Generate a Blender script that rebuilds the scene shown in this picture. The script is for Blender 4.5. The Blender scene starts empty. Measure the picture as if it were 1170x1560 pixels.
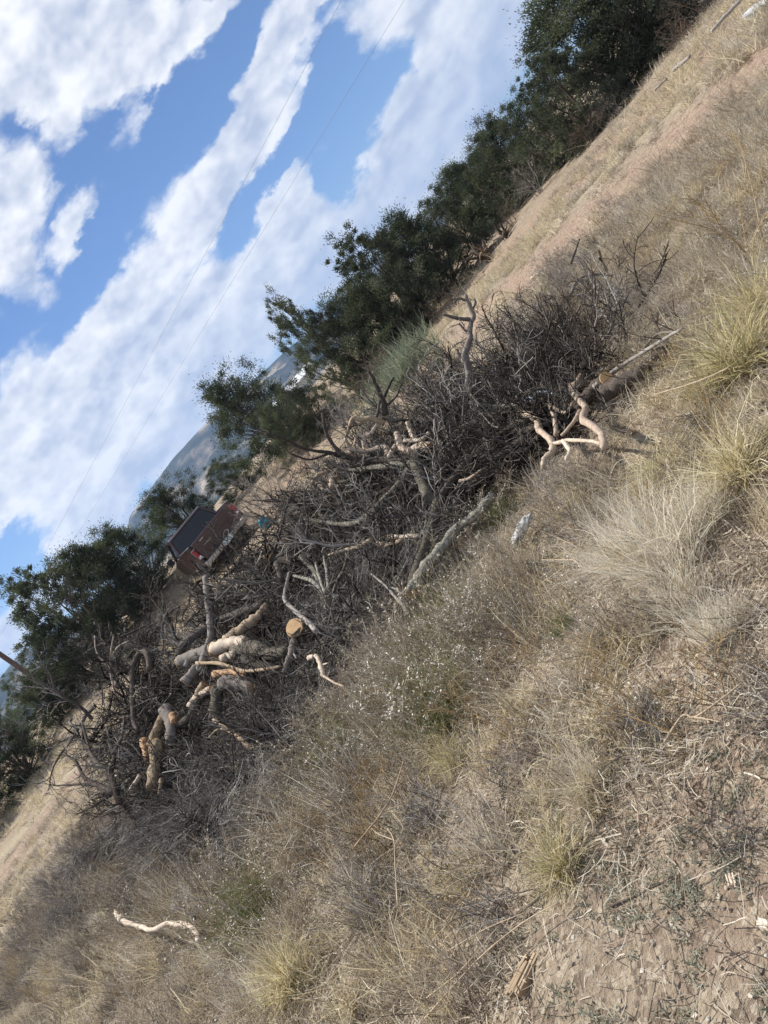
import bpy, math, random
import numpy as np
from mathutils import Matrix, Vector

RS = np.random.RandomState
rng = RS(7)
random.seed(7)
scene = bpy.context.scene
COL = scene.collection

# ------------------------------------------------------------------ camera
FPX = 1172.0                       # focal length in photo pixels (photo 1170 x 1560)
TH = math.radians(50.5)            # roll
CT, ST = math.cos(TH), math.sin(TH)
PITCH = math.atan(212 / FPX)
CP, SP = math.cos(PITCH), math.sin(PITCH)
CAMH = 1.6
cam_d = bpy.data.cameras.new('camera')
cam = bpy.data.objects.new('camera', cam_d)
COL.objects.link(cam)
right = Vector((1, 0, 0)); cup = Vector((0, SP, CP)); fwd = Vector((0, CP, -SP))
ix = right * CT - cup * ST
iy = right * ST + cup * CT
cam.matrix_world = Matrix.Translation((0, 0, CAMH)) @ Matrix((ix, iy, -fwd)).transposed().to_4x4()
cam_d.sensor_fit = 'VERTICAL'
cam_d.angle_y = 2 * math.atan(780 / FPX)
cam_d.clip_start = 0.05
cam_d.clip_end = 30000
scene.camera = cam


def ray(px, py):
    dx, dy = px - 585, py - 780
    a = dx * CT - dy * ST
    b = dx * ST + dy * CT
    return np.array([a, FPX * CP - b * SP, -FPX * SP - b * CP])


def P(px, py, Y):
    """world point on the sight line of a photo pixel at ground distance Y"""
    r = ray(px, py)
    return np.array([r[0] / r[1] * Y, Y, CAMH + r[2] / r[1] * Y])


def project(X, Y, Z):
    """arrays of world points to photo pixels (used to lay out plant zones)"""
    zc = Y * CP - (Z - CAMH) * SP
    zc = np.maximum(zc, 0.05)
    a = X / zc * FPX
    b = -(Y * SP + (Z - CAMH) * CP) / zc * FPX
    return 585 + a * CT + b * ST, 780 - a * ST + b * CT


# ------------------------------------------------------------------ view, sun, sky
scene.view_settings.view_transform = 'Standard'
scene.view_settings.look = 'None'
scene.view_settings.exposure = 0.56
scene.view_settings.gamma = 1.0
scene.view_settings.use_curve_mapping = False
scene.cycles.volume_step_rate = 4
scene.cycles.max_bounces = 6
scene.cycles.diffuse_bounces = 3
scene.cycles.transparent_max_bounces = 8

HAZE = 0.00015
SUN_EL, SUN_AZ = math.radians(55), math.radians(-46)     # azimuth from +Y, negative = to the left
sdir = Vector((math.sin(SUN_AZ) * math.cos(SUN_EL), math.cos(SUN_AZ) * math.cos(SUN_EL), math.sin(SUN_EL)))
sun_d = bpy.data.lights.new('sun', 'SUN')
sun_d.energy = 4.8
sun_d.angle = math.radians(0.6)
sun_d.color = (1.0, 0.95, 0.87)
sun = bpy.data.objects.new('sun', sun_d)
sun.rotation_euler = sdir.to_track_quat('Z', 'Y').to_euler()
COL.objects.link(sun)

world = bpy.data.worlds.new('World')
scene.world = world
world.use_nodes = True
nt = world.node_tree
nt.nodes.clear()
N, L = nt.nodes, nt.links


def nd(t, **kw):
    n = N.new(t)
    for k, v in kw.items():
        setattr(n, k, v)
    return n


def mth(op, a, b=None, c=None, clamp=False):
    n = nd('ShaderNodeMath', operation=op, use_clamp=clamp)
    for i, v in enumerate((a, b, c)):
        if v is None:
            continue
        if isinstance(v, (int, float)):
            n.inputs[i].default_value = v
        else:
            L.new(v, n.inputs[i])
    return n.outputs[0]


def vmth(op, a, b=None):
    n = nd('ShaderNodeVectorMath', operation=op)
    for i, v in enumerate((a, b)):
        if v is None:
            continue
        if isinstance(v, (tuple, list)):
            n.inputs[i].default_value = v
        else:
            L.new(v, n.inputs[i])
    return n


sky = nd('ShaderNodeTexSky', sky_type='NISHITA')
sky.sun_disc = False
sky.sun_elevation = SUN_EL
sky.sun_rotation = SUN_AZ
sky.altitude = 1500
sky.air_density = 1.0
sky.dust_density = 0.6
sky.ozone_density = 2.2
tc = nd('ShaderNodeTexCoord')
sep = nd('ShaderNodeSeparateXYZ')
L.new(tc.outputs['Generated'], sep.inputs[0])
ydiv = mth('MAXIMUM', sep.outputs[1], 0.12)
uu = mth('DIVIDE', sep.outputs[0], ydiv)
vv = mth('DIVIDE', sep.outputs[2], ydiv)
comb = nd('ShaderNodeCombineXYZ')
L.new(uu, comb.inputs[0]); L.new(vv, comb.inputs[1])
PLANE = comb.outputs[0]
# noise used to ruffle the cloud outlines
wz = vmth('MULTIPLY', PLANE, (1.0, 1.7, 1.0)).outputs[0]
nz1 = nd('ShaderNodeTexNoise'); nz1.inputs['Scale'].default_value = 3.2; nz1.inputs['Detail'].default_value = 7; nz1.inputs['Roughness'].default_value = 0.6
L.new(wz, nz1.inputs['Vector'])
warp = vmth('SUBTRACT', nz1.outputs['Color'], (0.5, 0.5, 0.5)).outputs[0]
warp = vmth('MULTIPLY', warp, (0.30, 0.22, 0.0)).outputs[0]
PW = vmth('ADD', PLANE, warp).outputs[0]


def plane_of(px, py):
    r = ray(px, py)
    return np.array([r[0] / r[1], r[2] / r[1]])


BLOBS = [  # photo px centre, half length, half width, image angle, weight
    (60, 40, 270, 135, -12, 1.2), (225, 70, 130, 75, -25, 1.0), (70, 190, 60, 40, 60, .8), (310, 20, 60, 30, -40, .6),
    (15, 330, 120, 70, 80, 1.1), (120, 350, 55, 24, -70, .8), (185, 195, 75, 22, -60, .55),
    (425, 50, 110, 42, -60, .95), (380, 200, 150, 70, -60, 1.0), (300, 330, 150, 85, -60, 1.1), (220, 480, 180, 90, -58, 1.1),
    (110, 620, 210, 115, -55, 1.2), (10, 740, 170, 90, -55, 1.2), (482, 8, 30, 16, -80, .7),
    (455, 320, 75, 55, -50, 1.2), (400, 420, 130, 75, -50, 1.2), (330, 540, 180, 75, -52, 1.15), (240, 640, 210, 75, -52, 1.1),
    (160, 740, 170, 60, -52, .95), (640, 190, 170, 62, -58, 1.15), (560, 300, 90, 60, -55, 1.0), (710, 200, 190, 65, -55, .9),
    (650, 30, 150, 75, -20, 1.05), (750, 60, 150, 80, -50, 1.0), (530, 390, 140, 70, -50, .9), (90, 880, 150, 45, -50, .8),
    (0, 960, 130, 40, -50, .9), (640, 300, 120, 40, -50, .7),
    (285, 150, 140, 52, -60, -1.0), (100, 470, 130, 34, -65, -.7), (435, 250, 130, 24, -56, -.9), (345, 395, 130, 26, -52, -1.0),
    (560, 200, 110, 32, -56, -.9), (45, 825, 100, 30, -42, -1.0), (500, 130, 90, 34, -60, -.8), (160, 350, 60, 26, -70, -.6),
    (270, 720, 110, 14, -52, -.45), (600, 230, 40, 12, -60, -.4),
]
acc = None
for (cx, cy, rl, rsh, ang, w) in BLOBS:
    p0 = plane_of(cx, cy)
    an = math.radians(ang)
    e1 = plane_of(cx + 20 * math.cos(an), cy + 20 * math.sin(an)) - p0
    e2 = plane_of(cx - 20 * math.sin(an), cy + 20 * math.cos(an)) - p0
    mp = nd('ShaderNodeMapping', vector_type='TEXTURE')
    mp.inputs['Location'].default_value = (p0[0], p0[1], 0)
    mp.inputs['Rotation'].default_value = (0, 0, math.atan2(e1[1], e1[0]))
    mp.inputs['Scale'].default_value = (np.linalg.norm(e1) / 20 * rl * 1.15, np.linalg.norm(e2) / 20 * rsh * 1.15, 1)
    L.new(PW, mp.inputs['Vector'])
    dd = vmth('DOT_PRODUCT', mp.outputs[0], mp.outputs[0]).outputs['Value']
    g = mth('MULTIPLY_ADD', dd, -w, w)
    g = mth('MAXIMUM' if w > 0 else 'MINIMUM', g, 0.0)
    acc = g if acc is None else mth('ADD', acc, g)
# directions away from the traced patch get plain broken cloud
nz2 = nd('ShaderNodeTexNoise'); nz2.inputs['Scale'].default_value = 3.0; nz2.inputs['Detail'].default_value = 6; nz2.inputs['Roughness'].default_value = 0.55
L.new(vmth('MULTIPLY', tc.outputs['Generated'], (1.0, 1.0, 2.4)).outputs[0], nz2.inputs['Vector'])
gen = mth('MULTIPLY_ADD', nz2.outputs['Fac'], 3.2, -1.15)
inplane = nd('ShaderNodeMapRange'); inplane.inputs['From Min'].default_value = 0.45; inplane.inputs['From Max'].default_value = 0.62
L.new(sep.outputs[1], inplane.inputs['Value'])
mixd = nd('ShaderNodeMix', data_type='FLOAT')
L.new(inplane.outputs[0], mixd.inputs[0]); L.new(gen, mixd.inputs[2]); L.new(mth('MINIMUM', acc, 1.3), mixd.inputs[3])
dens0 = mixd.outputs[0]
nz3 = nd('ShaderNodeTexNoise'); nz3.inputs['Scale'].default_value = 7.5; nz3.inputs['Detail'].default_value = 9; nz3.inputs['Roughness'].default_value = 0.66; nz3.inputs['Distortion'].default_value = 0.35
L.new(vmth('MULTIPLY', tc.outputs['Generated'], (1.0, 1.0, 1.7)).outputs[0], nz3.inputs['Vector'])
dens = mth('ADD', dens0, mth('MULTIPLY_ADD', nz3.outputs['Fac'], 1.9, -0.95))


def puffs(vec):
    """round cumulus lumps: 1 at the lump centres, 0 in the creases"""
    vo = nd('ShaderNodeTexVoronoi', feature='F1')
    vo.inputs['Scale'].default_value = 13.0; vo.inputs['Detail'].default_value = 2.0; vo.inputs['Roughness'].default_value = 0.55
    vo.inputs['Lacunarity'].default_value = 2.3
    if hasattr(vo, 'normalize'):
        vo.normalize = True
    w_ = vmth('MULTIPLY_ADD', nz3.outputs['Color'], (0.05, 0.05, 0.05))
    L.new(vec, w_.inputs[2])
    L.new(w_.outputs[0], vo.inputs['Vector'])
    return mth('SUBTRACT', 1.0, vo.outputs['Distance'])


SQ = vmth('MULTIPLY', tc.outputs['Generated'], (1.0, 1.0, 1.6)).outputs[0]
pf0 = puffs(SQ)
pf1 = puffs(vmth('MULTIPLY', vmth('ADD', tc.outputs['Generated'], tuple(sdir * 0.016)).outputs[0], (1.0, 1.0, 1.6)).outputs[0])
dens = mth('ADD', dens, mth('MULTIPLY_ADD', pf0, 1.5, -1.05))
cov = nd('ShaderNodeMapRange', interpolation_type='SMOOTHSTEP')
cov.inputs['From Min'].default_value = 0.0; cov.inputs['From Max'].default_value = 0.85
L.new(dens, cov.inputs['Value'])
# relief: the same noise a little nearer to the sun; thinner there = lit edge
nz4 = nd('ShaderNodeTexNoise'); nz4.inputs['Scale'].default_value = 6.0; nz4.inputs['Detail'].default_value = 4; nz4.inputs['Roughness'].default_value = 0.6
off = vmth('ADD', tc.outputs['Generated'], tuple(sdir * 0.03)).outputs[0]
L.new(vmth('MULTIPLY', off, (1.0, 1.0, 1.7)).outputs[0], nz4.inputs['Vector'])
nz5 = nd('ShaderNodeTexNoise'); nz5.inputs['Scale'].default_value = 6.0; nz5.inputs['Detail'].default_value = 4; nz5.inputs['Roughness'].default_value = 0.6
L.new(vmth('MULTIPLY', tc.outputs['Generated'], (1.0, 1.0, 1.7)).outputs[0], nz5.inputs['Vector'])
rel = mth('ADD', mth('MULTIPLY', mth('SUBTRACT', nz5.outputs['Fac'], nz4.outputs['Fac']), 0.8), mth('MULTIPLY', mth('SUBTRACT', pf0, pf1), 0.9))
relf = mth('MULTIPLY_ADD', rel, 3.2, 0.54)
thick = mth('MULTIPLY_ADD', dens, -0.30, 0.34)
relf = mth('ADD', relf, thick, clamp=True)
ccol = nd('ShaderNodeMix', data_type='RGBA')
ccol.inputs[6].default_value = (4.9, 5.5, 6.9, 1)      # thick, shaded cloud
ccol.inputs[7].default_value = (10.2, 10.2, 10.2, 1)      # lit edge
L.new(relf, ccol.inputs[0])
skyt = nd('ShaderNodeMix', data_type='RGBA', blend_type='MULTIPLY')
skyt.inputs[0].default_value = 1.0
skyt.inputs[7].default_value = (0.54, 0.78, 1.04, 1)
L.new(sky.outputs[0], skyt.inputs[6])
mx = nd('ShaderNodeMix', data_type='RGBA')
L.new(mth('MULTIPLY', cov.outputs[0], 0.93), mx.inputs[0]); L.new(skyt.outputs[2], mx.inputs[6]); L.new(ccol.outputs[2], mx.inputs[7])
bg = nd('ShaderNodeBackground'); bg.inputs['Strength'].default_value = 0.075
L.new(mx.outputs[2], bg.inputs['Color'])
wo = nd('ShaderNodeOutputWorld')
L.new(bg.outputs[0], wo.inputs['Surface'])
world.cycles.sampling_method = 'MANUAL'
world.cycles.sample_map_resolution = 256


# ------------------------------------------------------------------ noise and terrain
def _hash(ix_, iy_, s):
    h = (ix_.astype(np.int64) * 374761393 + iy_.astype(np.int64) * 668265263 + s * 2246822519) & 0xffffffff
    h = ((h ^ (h >> 13)) * 1274126177) & 0xffffffff
    return ((h ^ (h >> 16)) & 0xffff) / 65535.0


def vnoise(x, y, s=0):
    x = np.asarray(x, float); y = np.asarray(y, float)
    x0 = np.floor(x); y0 = np.floor(y)
    fx = x - x0; fy = y - y0
    fx = fx * fx * (3 - 2 * fx); fy = fy * fy * (3 - 2 * fy)
    a = _hash(x0, y0, s); b = _hash(x0 + 1, y0, s); c = _hash(x0, y0 + 1, s); d = _hash(x0 + 1, y0 + 1, s)
    return (a * (1 - fx) + b * fx) * (1 - fy) + (c * (1 - fx) + d * fx) * fy - 0.5


def fbm(x, y, o=4, s=0):
    r = 0; a = 1.0; f = 1.0
    for i in range(o):
        r = r + a * vnoise(x * f, y * f, s + i * 17); a *= 0.5; f *= 2.03
    return r


def sstep(a, b, x):
    t = np.clip((x - a) / (b - a), 0, 1)
    return t * t * (3 - 2 * t)


TRACK = np.array([(10.5, 0), (8.8, 4.0), (7.3, 7.3), (6.05, 10.0), (4.9, 12.7), (3.4, 14.7), (0.5, 16.6), (-4, 17.4), (-10.7, 17.3), (-18, 16), (-30, 13)], float)


def track_dist(x, y):
    """signed distance to the track's centre line, positive on the far side"""
    best = np.full(np.shape(x), 1e9); sgn = np.ones(np.shape(x))
    for i in range(len(TRACK) - 1):
        a, b = TRACK[i], TRACK[i + 1]
        d = b - a
        t = np.clip(((x - a[0]) * d[0] + (y - a[1]) * d[1]) / (d @ d), 0, 1)
        ex = x - (a[0] + t * d[0]); ey = y - (a[1] + t * d[1])
        q = np.hypot(ex, ey)
        s = np.where(d[0] * ey - d[1] * ex < 0, 1.0, -1.0)
        m = q < best
        best = np.where(m, q, best); sgn = np.where(m, s, sgn)
    return best * sgn


def terrain(x, y):
    x = np.asarray(x, float); y = np.asarray(y, float)
    y0 = 24.0 - 6.0 * sstep(-4, -11, x)
    y1 = 34.0 - 3.0 * sstep(-4, -11, x)
    z = 1.25 * sstep(0, 1, (y - y0) / (y1 - y0))
    z = z - 25 * sstep(70, 400, np.hypot(x, y))
    td = track_dist(x, y)
    near = sstep(60, 20, np.hypot(x, y))
    for o in (0.42, -0.42):      # the two ruts
        z = z - near * 0.05 * np.exp(-((td - o) / 0.16) ** 2)
    z = z + near * 0.10 * np.exp(-((td - 1.4) / 0.7) ** 2)
    z = z + near * (0.16 * fbm(x * 0.35, y * 0.35, 3, 3) + 0.05 * fbm(x * 1.7, y * 1.7, 3, 9)) * sstep(0.6, 2.2, np.abs(td) + 0.5)
    z = z + near * 0.02 * fbm(x * 6, y * 6, 2, 21)
    z = z + sstep(60, 300, np.hypot(x, y)) * 6 * fbm(x * 0.01, y * 0.01, 3, 5)
    return z


def cast(px, py, lo=1.0, hi=150.0):
    r = ray(px, py)
    Ys = np.geomspace(lo, hi, 900)
    z = CAMH + r[2] / r[1] * Ys
    g = terrain(r[0] / r[1] * Ys, Ys)
    k = np.argmax(z < g)
    if not (z < g).any():
        k = len(Ys) - 1
    Y = Ys[k]
    return np.array([r[0] / r[1] * Y, Y, g[k]])


# ------------------------------------------------------------------ mesh building
class Geo:
    def __init__(self):
        self.v = []; self.q = []; self.t = []; self.tone = []; self.n = 0

    def add(self, v, quads=None, tris=None, tone=0.5):
        v = np.asarray(v, float).reshape(-1, 3)
        if quads is not None and len(quads):
            self.q.append(np.asarray(quads).reshape(-1, 4) + self.n)
        if tris is not None and len(tris):
            self.t.append(np.asarray(tris).reshape(-1, 3) + self.n)
        self.v.append(v)
        self.tone.append(np.broadcast_to(np.asarray(tone, float), (len(v),)).copy())
        self.n += len(v)
        return self

    def ribbons(self, Pt, W, side, tone):
        """Pt K,N,3 centre lines; W K,N half widths; side K,3"""
        K, Nn, _ = Pt.shape
        s = side[:, None, :] * W[:, :, None]
        v = np.stack([Pt - s, Pt + s], 2).reshape(-1, 3)
        i = np.arange(K)[:, None] * (Nn * 2) + np.arange(Nn - 1)[None, :] * 2
        q = np.stack([i, i + 1, i + 3, i + 2], -1).reshape(-1, 4)
        return self.add(v, q, None, np.repeat(tone, Nn * 2))

    def tubes(self, Pt, R, sides=3, tone=None, caps=False, rough=0.0, rr=None):
        K, Nn, _ = Pt.shape
        T = np.gradient(Pt, axis=1)
        T /= np.linalg.norm(T, axis=2, keepdims=True) + 1e-9
        m = Pt[:, -1] - Pt[:, 0]
        m /= np.linalg.norm(m, axis=1, keepdims=True) + 1e-9
        ref = np.where(np.abs(m[:, 2:3]) < 0.75, np.array([[0, 0, 1.0]]), np.array([[1.0, 0, 0]]))
        A = np.cross(T, ref[:, None, :]); A /= np.linalg.norm(A, axis=2, keepdims=True) + 1e-9
        B = np.cross(T, A)
        ang = np.arange(sides) * 2 * math.pi / sides
        Rr = R[:, :, None] * np.ones(sides)
        if rough > 0:
            g = rr or rng
            Rr = Rr * (1 + rough * (g.rand(K, Nn, sides) - 0.5) * 2 * 0.6 + rough * (g.rand(K, Nn, 1) - 0.5))
        v = Pt[:, :, None, :] + Rr[..., None] * (np.cos(ang)[None, None, :, None] * A[:, :, None, :] + np.sin(ang)[None, None, :, None] * B[:, :, None, :])
        base = (np.arange(K)[:, None, None] * Nn + np.arange(Nn - 1)[None, :, None]) * sides
        j = np.arange(sides)[None, None, :]
        j2 = (j + 1) % sides
        q = np.stack([base + j, base + j2, base + sides + j2, base + sides + j], -1).reshape(-1, 4)
        if tone is None:
            tone = np.full(K, 0.5)
        v = v.reshape(-1, 3)
        tn = np.repeat(tone, Nn * sides)
        tr = None
        if caps:
            n0 = len(v)
            ends = np.concatenate([Pt[:, 0], Pt[:, -1]])
            v = np.concatenate([v, ends]); tn = np.concatenate([tn, tone, tone])
            tr = []
            for k in range(K):
                for s_ in range(sides):
                    a = k * Nn * sides + s_; b = k * Nn * sides + (s_ + 1) % sides
                    tr.append((b, a, n0 + k))
                    a += (Nn - 1) * sides; b += (Nn - 1) * sides
                    tr.append((a, b, n0 + K + k))
        return self.add(v, q, tr, tn)

    def box(self, c, size, rot=None, tone=0.5, taper=1.0):
        c = np.asarray(c, float); h = np.asarray(size, float) / 2
        v = np.array([[x, y, z] for z in (-1, 1) for y in (-1, 1) for x in (-1, 1)], float)
        v[4:, :2] *= taper
        v = v * h
        if rot is not None:
            v = v @ np.array(rot.to_matrix() if hasattr(rot, 'to_matrix') else rot).T
        q = [(0, 2, 3, 1), (4, 5, 7, 6), (0, 1, 5, 4), (2, 6, 7, 3), (0, 4, 6, 2), (1, 3, 7, 5)]
        return self.add(v + c, q, None, tone)

    def prism(self, prof, w0, w1, axis=1, tone=0.5):
        """profile of (u, z) points extruded along x from w0 to w1; u runs along y"""
        n = len(prof)
        v = [(w0, u, z) for u, z in prof] + [(w1, u, z) for u, z in prof]
        q = [(i, (i + 1) % n, n + (i + 1) % n, n + i) for i in range(n)]
        self.add(v, q, None, tone)
        c0 = np.mean(np.array(prof), 0)
        vv_ = [(w0, u, z) for u, z in prof] + [(w0, *c0)]
        self.add(vv_, None, [(n, (i + 1) % n, i) for i in range(n)], tone)
        vv_ = [(w1, u, z) for u, z in prof] + [(w1, *c0)]
        return self.add(vv_, None, [(n, i, (i + 1) % n) for i in range(n)], tone)

    def mesh(self, name, mat, smooth=True):
        me = bpy.data.meshes.new(name)
        v = np.concatenate(self.v)
        q = np.concatenate(self.q) if self.q else np.zeros((0, 4), int)
        t = np.concatenate(self.t) if self.t else np.zeros((0, 3), int)
        me.vertices.add(len(v)); me.vertices.foreach_set('co', v.astype(np.float32).ravel())
        loops = np.concatenate([q.ravel(), t.ravel()]).astype(np.int32)
        me.loops.add(len(loops)); me.loops.foreach_set('vertex_index', loops)
        tot = np.concatenate([np.full(len(q), 4), np.full(len(t), 3)])
        st = np.concatenate([[0], np.cumsum(tot)[:-1]]).astype(np.int32)
        me.polygons.add(len(tot)); me.polygons.foreach_set('loop_start', st)
        me.polygons.foreach_set('use_smooth', np.full(len(tot), smooth))
        at = me.attributes.new('tone', 'FLOAT', 'POINT')
        at.data.foreach_set('value', np.concatenate(self.tone).astype(np.float32))
        me.update(calc_edges=True)
        me.validate()
        for m in (mat if isinstance(mat, (list, tuple)) else [mat]):
            me.materials.append(m)
        return me


def link(name, data, parent=None, loc=None, rot=None, scale=None):
    o = bpy.data.objects.new(name, data)
    COL.objects.link(o)
    if parent is not None:
        o.parent = parent
    if loc is not None:
        o.location = tuple(map(float, loc))
    if rot is not None:
        o.rotation_euler = tuple(map(float, rot))
    if scale is not None:
        o.scale = (scale,) * 3 if isinstance(scale, (int, float)) else tuple(map(float, scale))
    return o


def tag(o, label=None, cat=None, group=None, kind=None):
    if label: o['label'] = label
    if cat: o['category'] = cat
    if group: o['group'] = group
    if kind: o['kind'] = kind
    return o


def thing(name, label, cat, loc=(0, 0, 0), rot=(0, 0, 0), group=None, scale=1.0):
    return tag(link(name, None, None, loc, rot, scale), label, cat, group)


# ------------------------------------------------------------------ materials
def newmat(name):
    m = bpy.data.materials.new(name); m.use_nodes = True
    m.node_tree.nodes.clear()
    return m, m.node_tree.nodes, m.node_tree.links


def ramp(N_, pts):
    r = N_.new('ShaderNodeValToRGB')
    els = r.color_ramp.elements
    while len(els) > 1:
        els.remove(els[-1])
    els[0].position, els[0].color = pts[0][0], (*pts[0][1], 1)
    for p, c in pts[1:]:
        e = els.new(p); e.color = (*c, 1)
    return r


def tone_mat(name, pts, trans=0.0, rough=0.8, spread=0.35, spec=0.2, noise=0.0, nscale=30, bump=0.0, tcol=None):
    """colour from the per-stem 'tone' attribute shifted per object"""
    m, N_, L_ = newmat(name)
    at = N_.new('ShaderNodeAttribute'); at.attribute_name = 'tone'
    oi = N_.new('ShaderNodeObjectInfo')
    ma = N_.new('ShaderNodeMath'); ma.operation = 'MULTIPLY_ADD'
    ma.inputs[1].default_value = spread; L_.new(oi.outputs['Random'], ma.inputs[0])
    sb = N_.new('ShaderNodeMath'); sb.operation = 'SUBTRACT'; L_.new(at.outputs['Fac'], sb.inputs[0]); sb.inputs[1].default_value = spread / 2
    L_.new(sb.outputs[0], ma.inputs[2])
    src = ma.outputs[0]
    if noise > 0:
        tcn = N_.new('ShaderNodeTexCoord')
        nz = N_.new('ShaderNodeTexNoise'); nz.inputs['Scale'].default_value = nscale; nz.inputs['Detail'].default_value = 5
        nz.inputs['Roughness'].default_value = 0.65
        L_.new(tcn.outputs['Object'], nz.inputs['Vector'])
        m2 = N_.new('ShaderNodeMath'); m2.operation = 'MULTIPLY_ADD'; m2.inputs[1].default_value = noise * 2
        L_.new(nz.outputs['Fac'], m2.inputs[0])
        m3 = N_.new('ShaderNodeMath'); m3.operation = 'SUBTRACT'; L_.new(src, m3.inputs[0]); m3.inputs[1].default_value = noise
        L_.new(m3.outputs[0], m2.inputs[2]); src = m2.outputs[0]
    r = ramp(N_, pts); L_.new(src, r.inputs[0])
    b = N_.new('ShaderNodeBsdfPrincipled')
    b.inputs['Roughness'].default_value = rough
    b.inputs['Specular IOR Level'].default_value = spec
    L_.new(r.outputs[0], b.inputs['Base Color'])
    if bump > 0 and noise > 0:
        bp = N_.new('ShaderNodeBump'); bp.inputs['Strength'].default_value = bump; bp.inputs['Distance'].default_value = 0.01
        L_.new(nz.outputs['Fac'], bp.inputs['Height']); L_.new(bp.outputs[0], b.inputs['Normal'])
    o = N_.new('ShaderNodeOutputMaterial')
    if trans > 0:
        t = N_.new('ShaderNodeBsdfTranslucent')
        if tcol:
            hs = N_.new('ShaderNodeMix'); hs.data_type = 'RGBA'; hs.blend_type = 'MULTIPLY'; hs.inputs[0].default_value = 1
            hs.inputs[7].default_value = (*tcol, 1); L_.new(r.outputs[0], hs.inputs[6]); L_.new(hs.outputs[2], t.inputs['Color'])
        else:
            L_.new(r.outputs[0], t.inputs['Color'])
        mxs = N_.new('ShaderNodeMixShader'); mxs.inputs[0].default_value = trans
        L_.new(b.outputs[0], mxs.inputs[1]); L_.new(t.outputs[0], mxs.inputs[2]); L_.new(mxs.outputs[0], o.inputs['Surface'])
    else:
        L_.new(b.outputs[0], o.inputs['Surface'])
    return m


def plain(name, col, rough=0.5, metal=0.0, spec=0.5, noise=0.0, nscale=20, trans=0.0, coat=0.0, col2=None, bump=0.0):
    m, N_, L_ = newmat(name)
    b = N_.new('ShaderNodeBsdfPrincipled')
    b.inputs['Base Color'].default_value = (*col, 1)
    b.inputs['Roughness'].default_value = rough; b.inputs['Metallic'].default_value = metal
    b.inputs['Specular IOR Level'].default_value = spec
    b.inputs['Coat Weight'].default_value = coat
    if noise > 0 or col2:
        tcn = N_.new('ShaderNodeTexCoord')
        nz = N_.new('ShaderNodeTexNoise'); nz.inputs['Scale'].default_value = nscale; nz.inputs['Detail'].default_value = 6
        nz.inputs['Roughness'].default_value = 0.65
        L_.new(tcn.outputs['Object'], nz.inputs['Vector'])
        c2 = col2 or tuple(c * (1 - noise) for c in col)
        r = ramp(N_, [(0.35, c2), (0.65, col)]); L_.new(nz.outputs['Fac'], r.inputs[0]); L_.new(r.outputs[0], b.inputs['Base Color'])
        if bump:
            bp = N_.new('ShaderNodeBump'); bp.inputs['Strength'].default_value = bump; bp.inputs['Distance'].default_value = 0.02
            L_.new(nz.outputs['Fac'], bp.inputs['Height']); L_.new(bp.outputs[0], b.inputs['Normal'])
    o = N_.new('ShaderNodeOutputMaterial'); L_.new(b.outputs[0], o.inputs['Surface'])
    return m


M = {}
M['straw'] = tone_mat('straw', [(0.0, (.28, .21, .12)), (.35, (.48, .395, .245)), (.7, (.68, .59, .40)), (1, (.80, .74, .57))], trans=.42, rough=.7, spread=.3)
M['fluff'] = tone_mat('bleached_straw', [(0.0, (.40, .34, .25)), (.5, (.66, .59, .46)), (1, (.84, .79, .67))], trans=.42, rough=.7, spread=.2)
M['straw_green'] = tone_mat('straw_green', [(0.0, (.20, .18, .09)), (.3, (.42, .37, .18)), (.7, (.66, .57, .34)), (1, (.78, .71, .50))], trans=.42, rough=.7)
M['curly'] = tone_mat('curly_straw', [(0.0, (.13, .10, .08)), (.35, (.34, .28, .215)), (.7, (.52, .45, .35)), (1, (.70, .64, .53))], trans=.32, rough=.8, spread=.6)
M['grey_twig'] = tone_mat('grey_twig', [(0.0, (.06, .05, .045)), (.45, (.19, .17, .15)), (.8, (.33, .30, .27)), (1, (.50, .47, .43))], rough=.85)
M['pale_twig'] = tone_mat('pale_twig', [(0.0, (.05, .043, .038)), (.45, (.17, .15, .135)), (.8, (.36, .33, .30)), (1, (.58, .55, .50))], rough=.85)
M['brown_twig'] = tone_mat('brown_twig', [(0.0, (.05, .035, .028)), (.5, (.15, .115, .085)), (1, (.30, .25, .19))], rough=.85)
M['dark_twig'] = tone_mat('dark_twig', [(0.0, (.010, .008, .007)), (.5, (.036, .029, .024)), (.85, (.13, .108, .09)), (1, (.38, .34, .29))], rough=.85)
M['tan_weed'] = tone_mat('tan_weed', [(0.0, (.24, .15, .07)), (.5, (.42, .29, .14)), (1, (.60, .47, .28))], trans=.2, rough=.8)
M['weed'] = tone_mat('dry_weed', [(0.0, (.20, .15, .095)), (.5, (.38, .31, .215)), (.85, (.52, .46, .35)), (1, (.76, .74, .68))], trans=.2, rough=.8)
M['green_weed'] = tone_mat('green_weed', [(0.0, (.06, .075, .025)), (.5, (.13, .16, .05)), (1, (.24, .27, .10))], trans=.3, rough=.75)
M['rosette'] = tone_mat('grey_green_rosette', [(0.0, (.15, .15, .10)), (.5, (.28, .28, .21)), (1, (.46, .45, .36))], trans=.35, rough=.8)
M['sage'] = tone_mat('sage_leaf', [(0.0, (.14, .165, .11)), (.5, (.28, .31, .215)), (1, (.42, .45, .33))], trans=.3, rough=.8)
M['juniper'] = tone_mat('juniper_leaf', [(0.0, (.036, .043, .034)), (.5, (.084, .095, .070)), (1, (.18, .19, .14))], trans=.22, rough=.75, spread=.3, tcol=(1.3, 1.5, .8))
M['pale_tree'] = tone_mat('pale_green_leaf', [(0.0, (.06, .08, .05)), (1, (.17, .20, .13))], trans=.3, rough=.8)
M['trunk'] = tone_mat('tree_bark', [(0.0, (.05, .04, .032)), (.5, (.12, .095, .075)), (1, (.22, .19, .16))], rough=.9, noise=.3, nscale=18, bump=.6)
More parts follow.
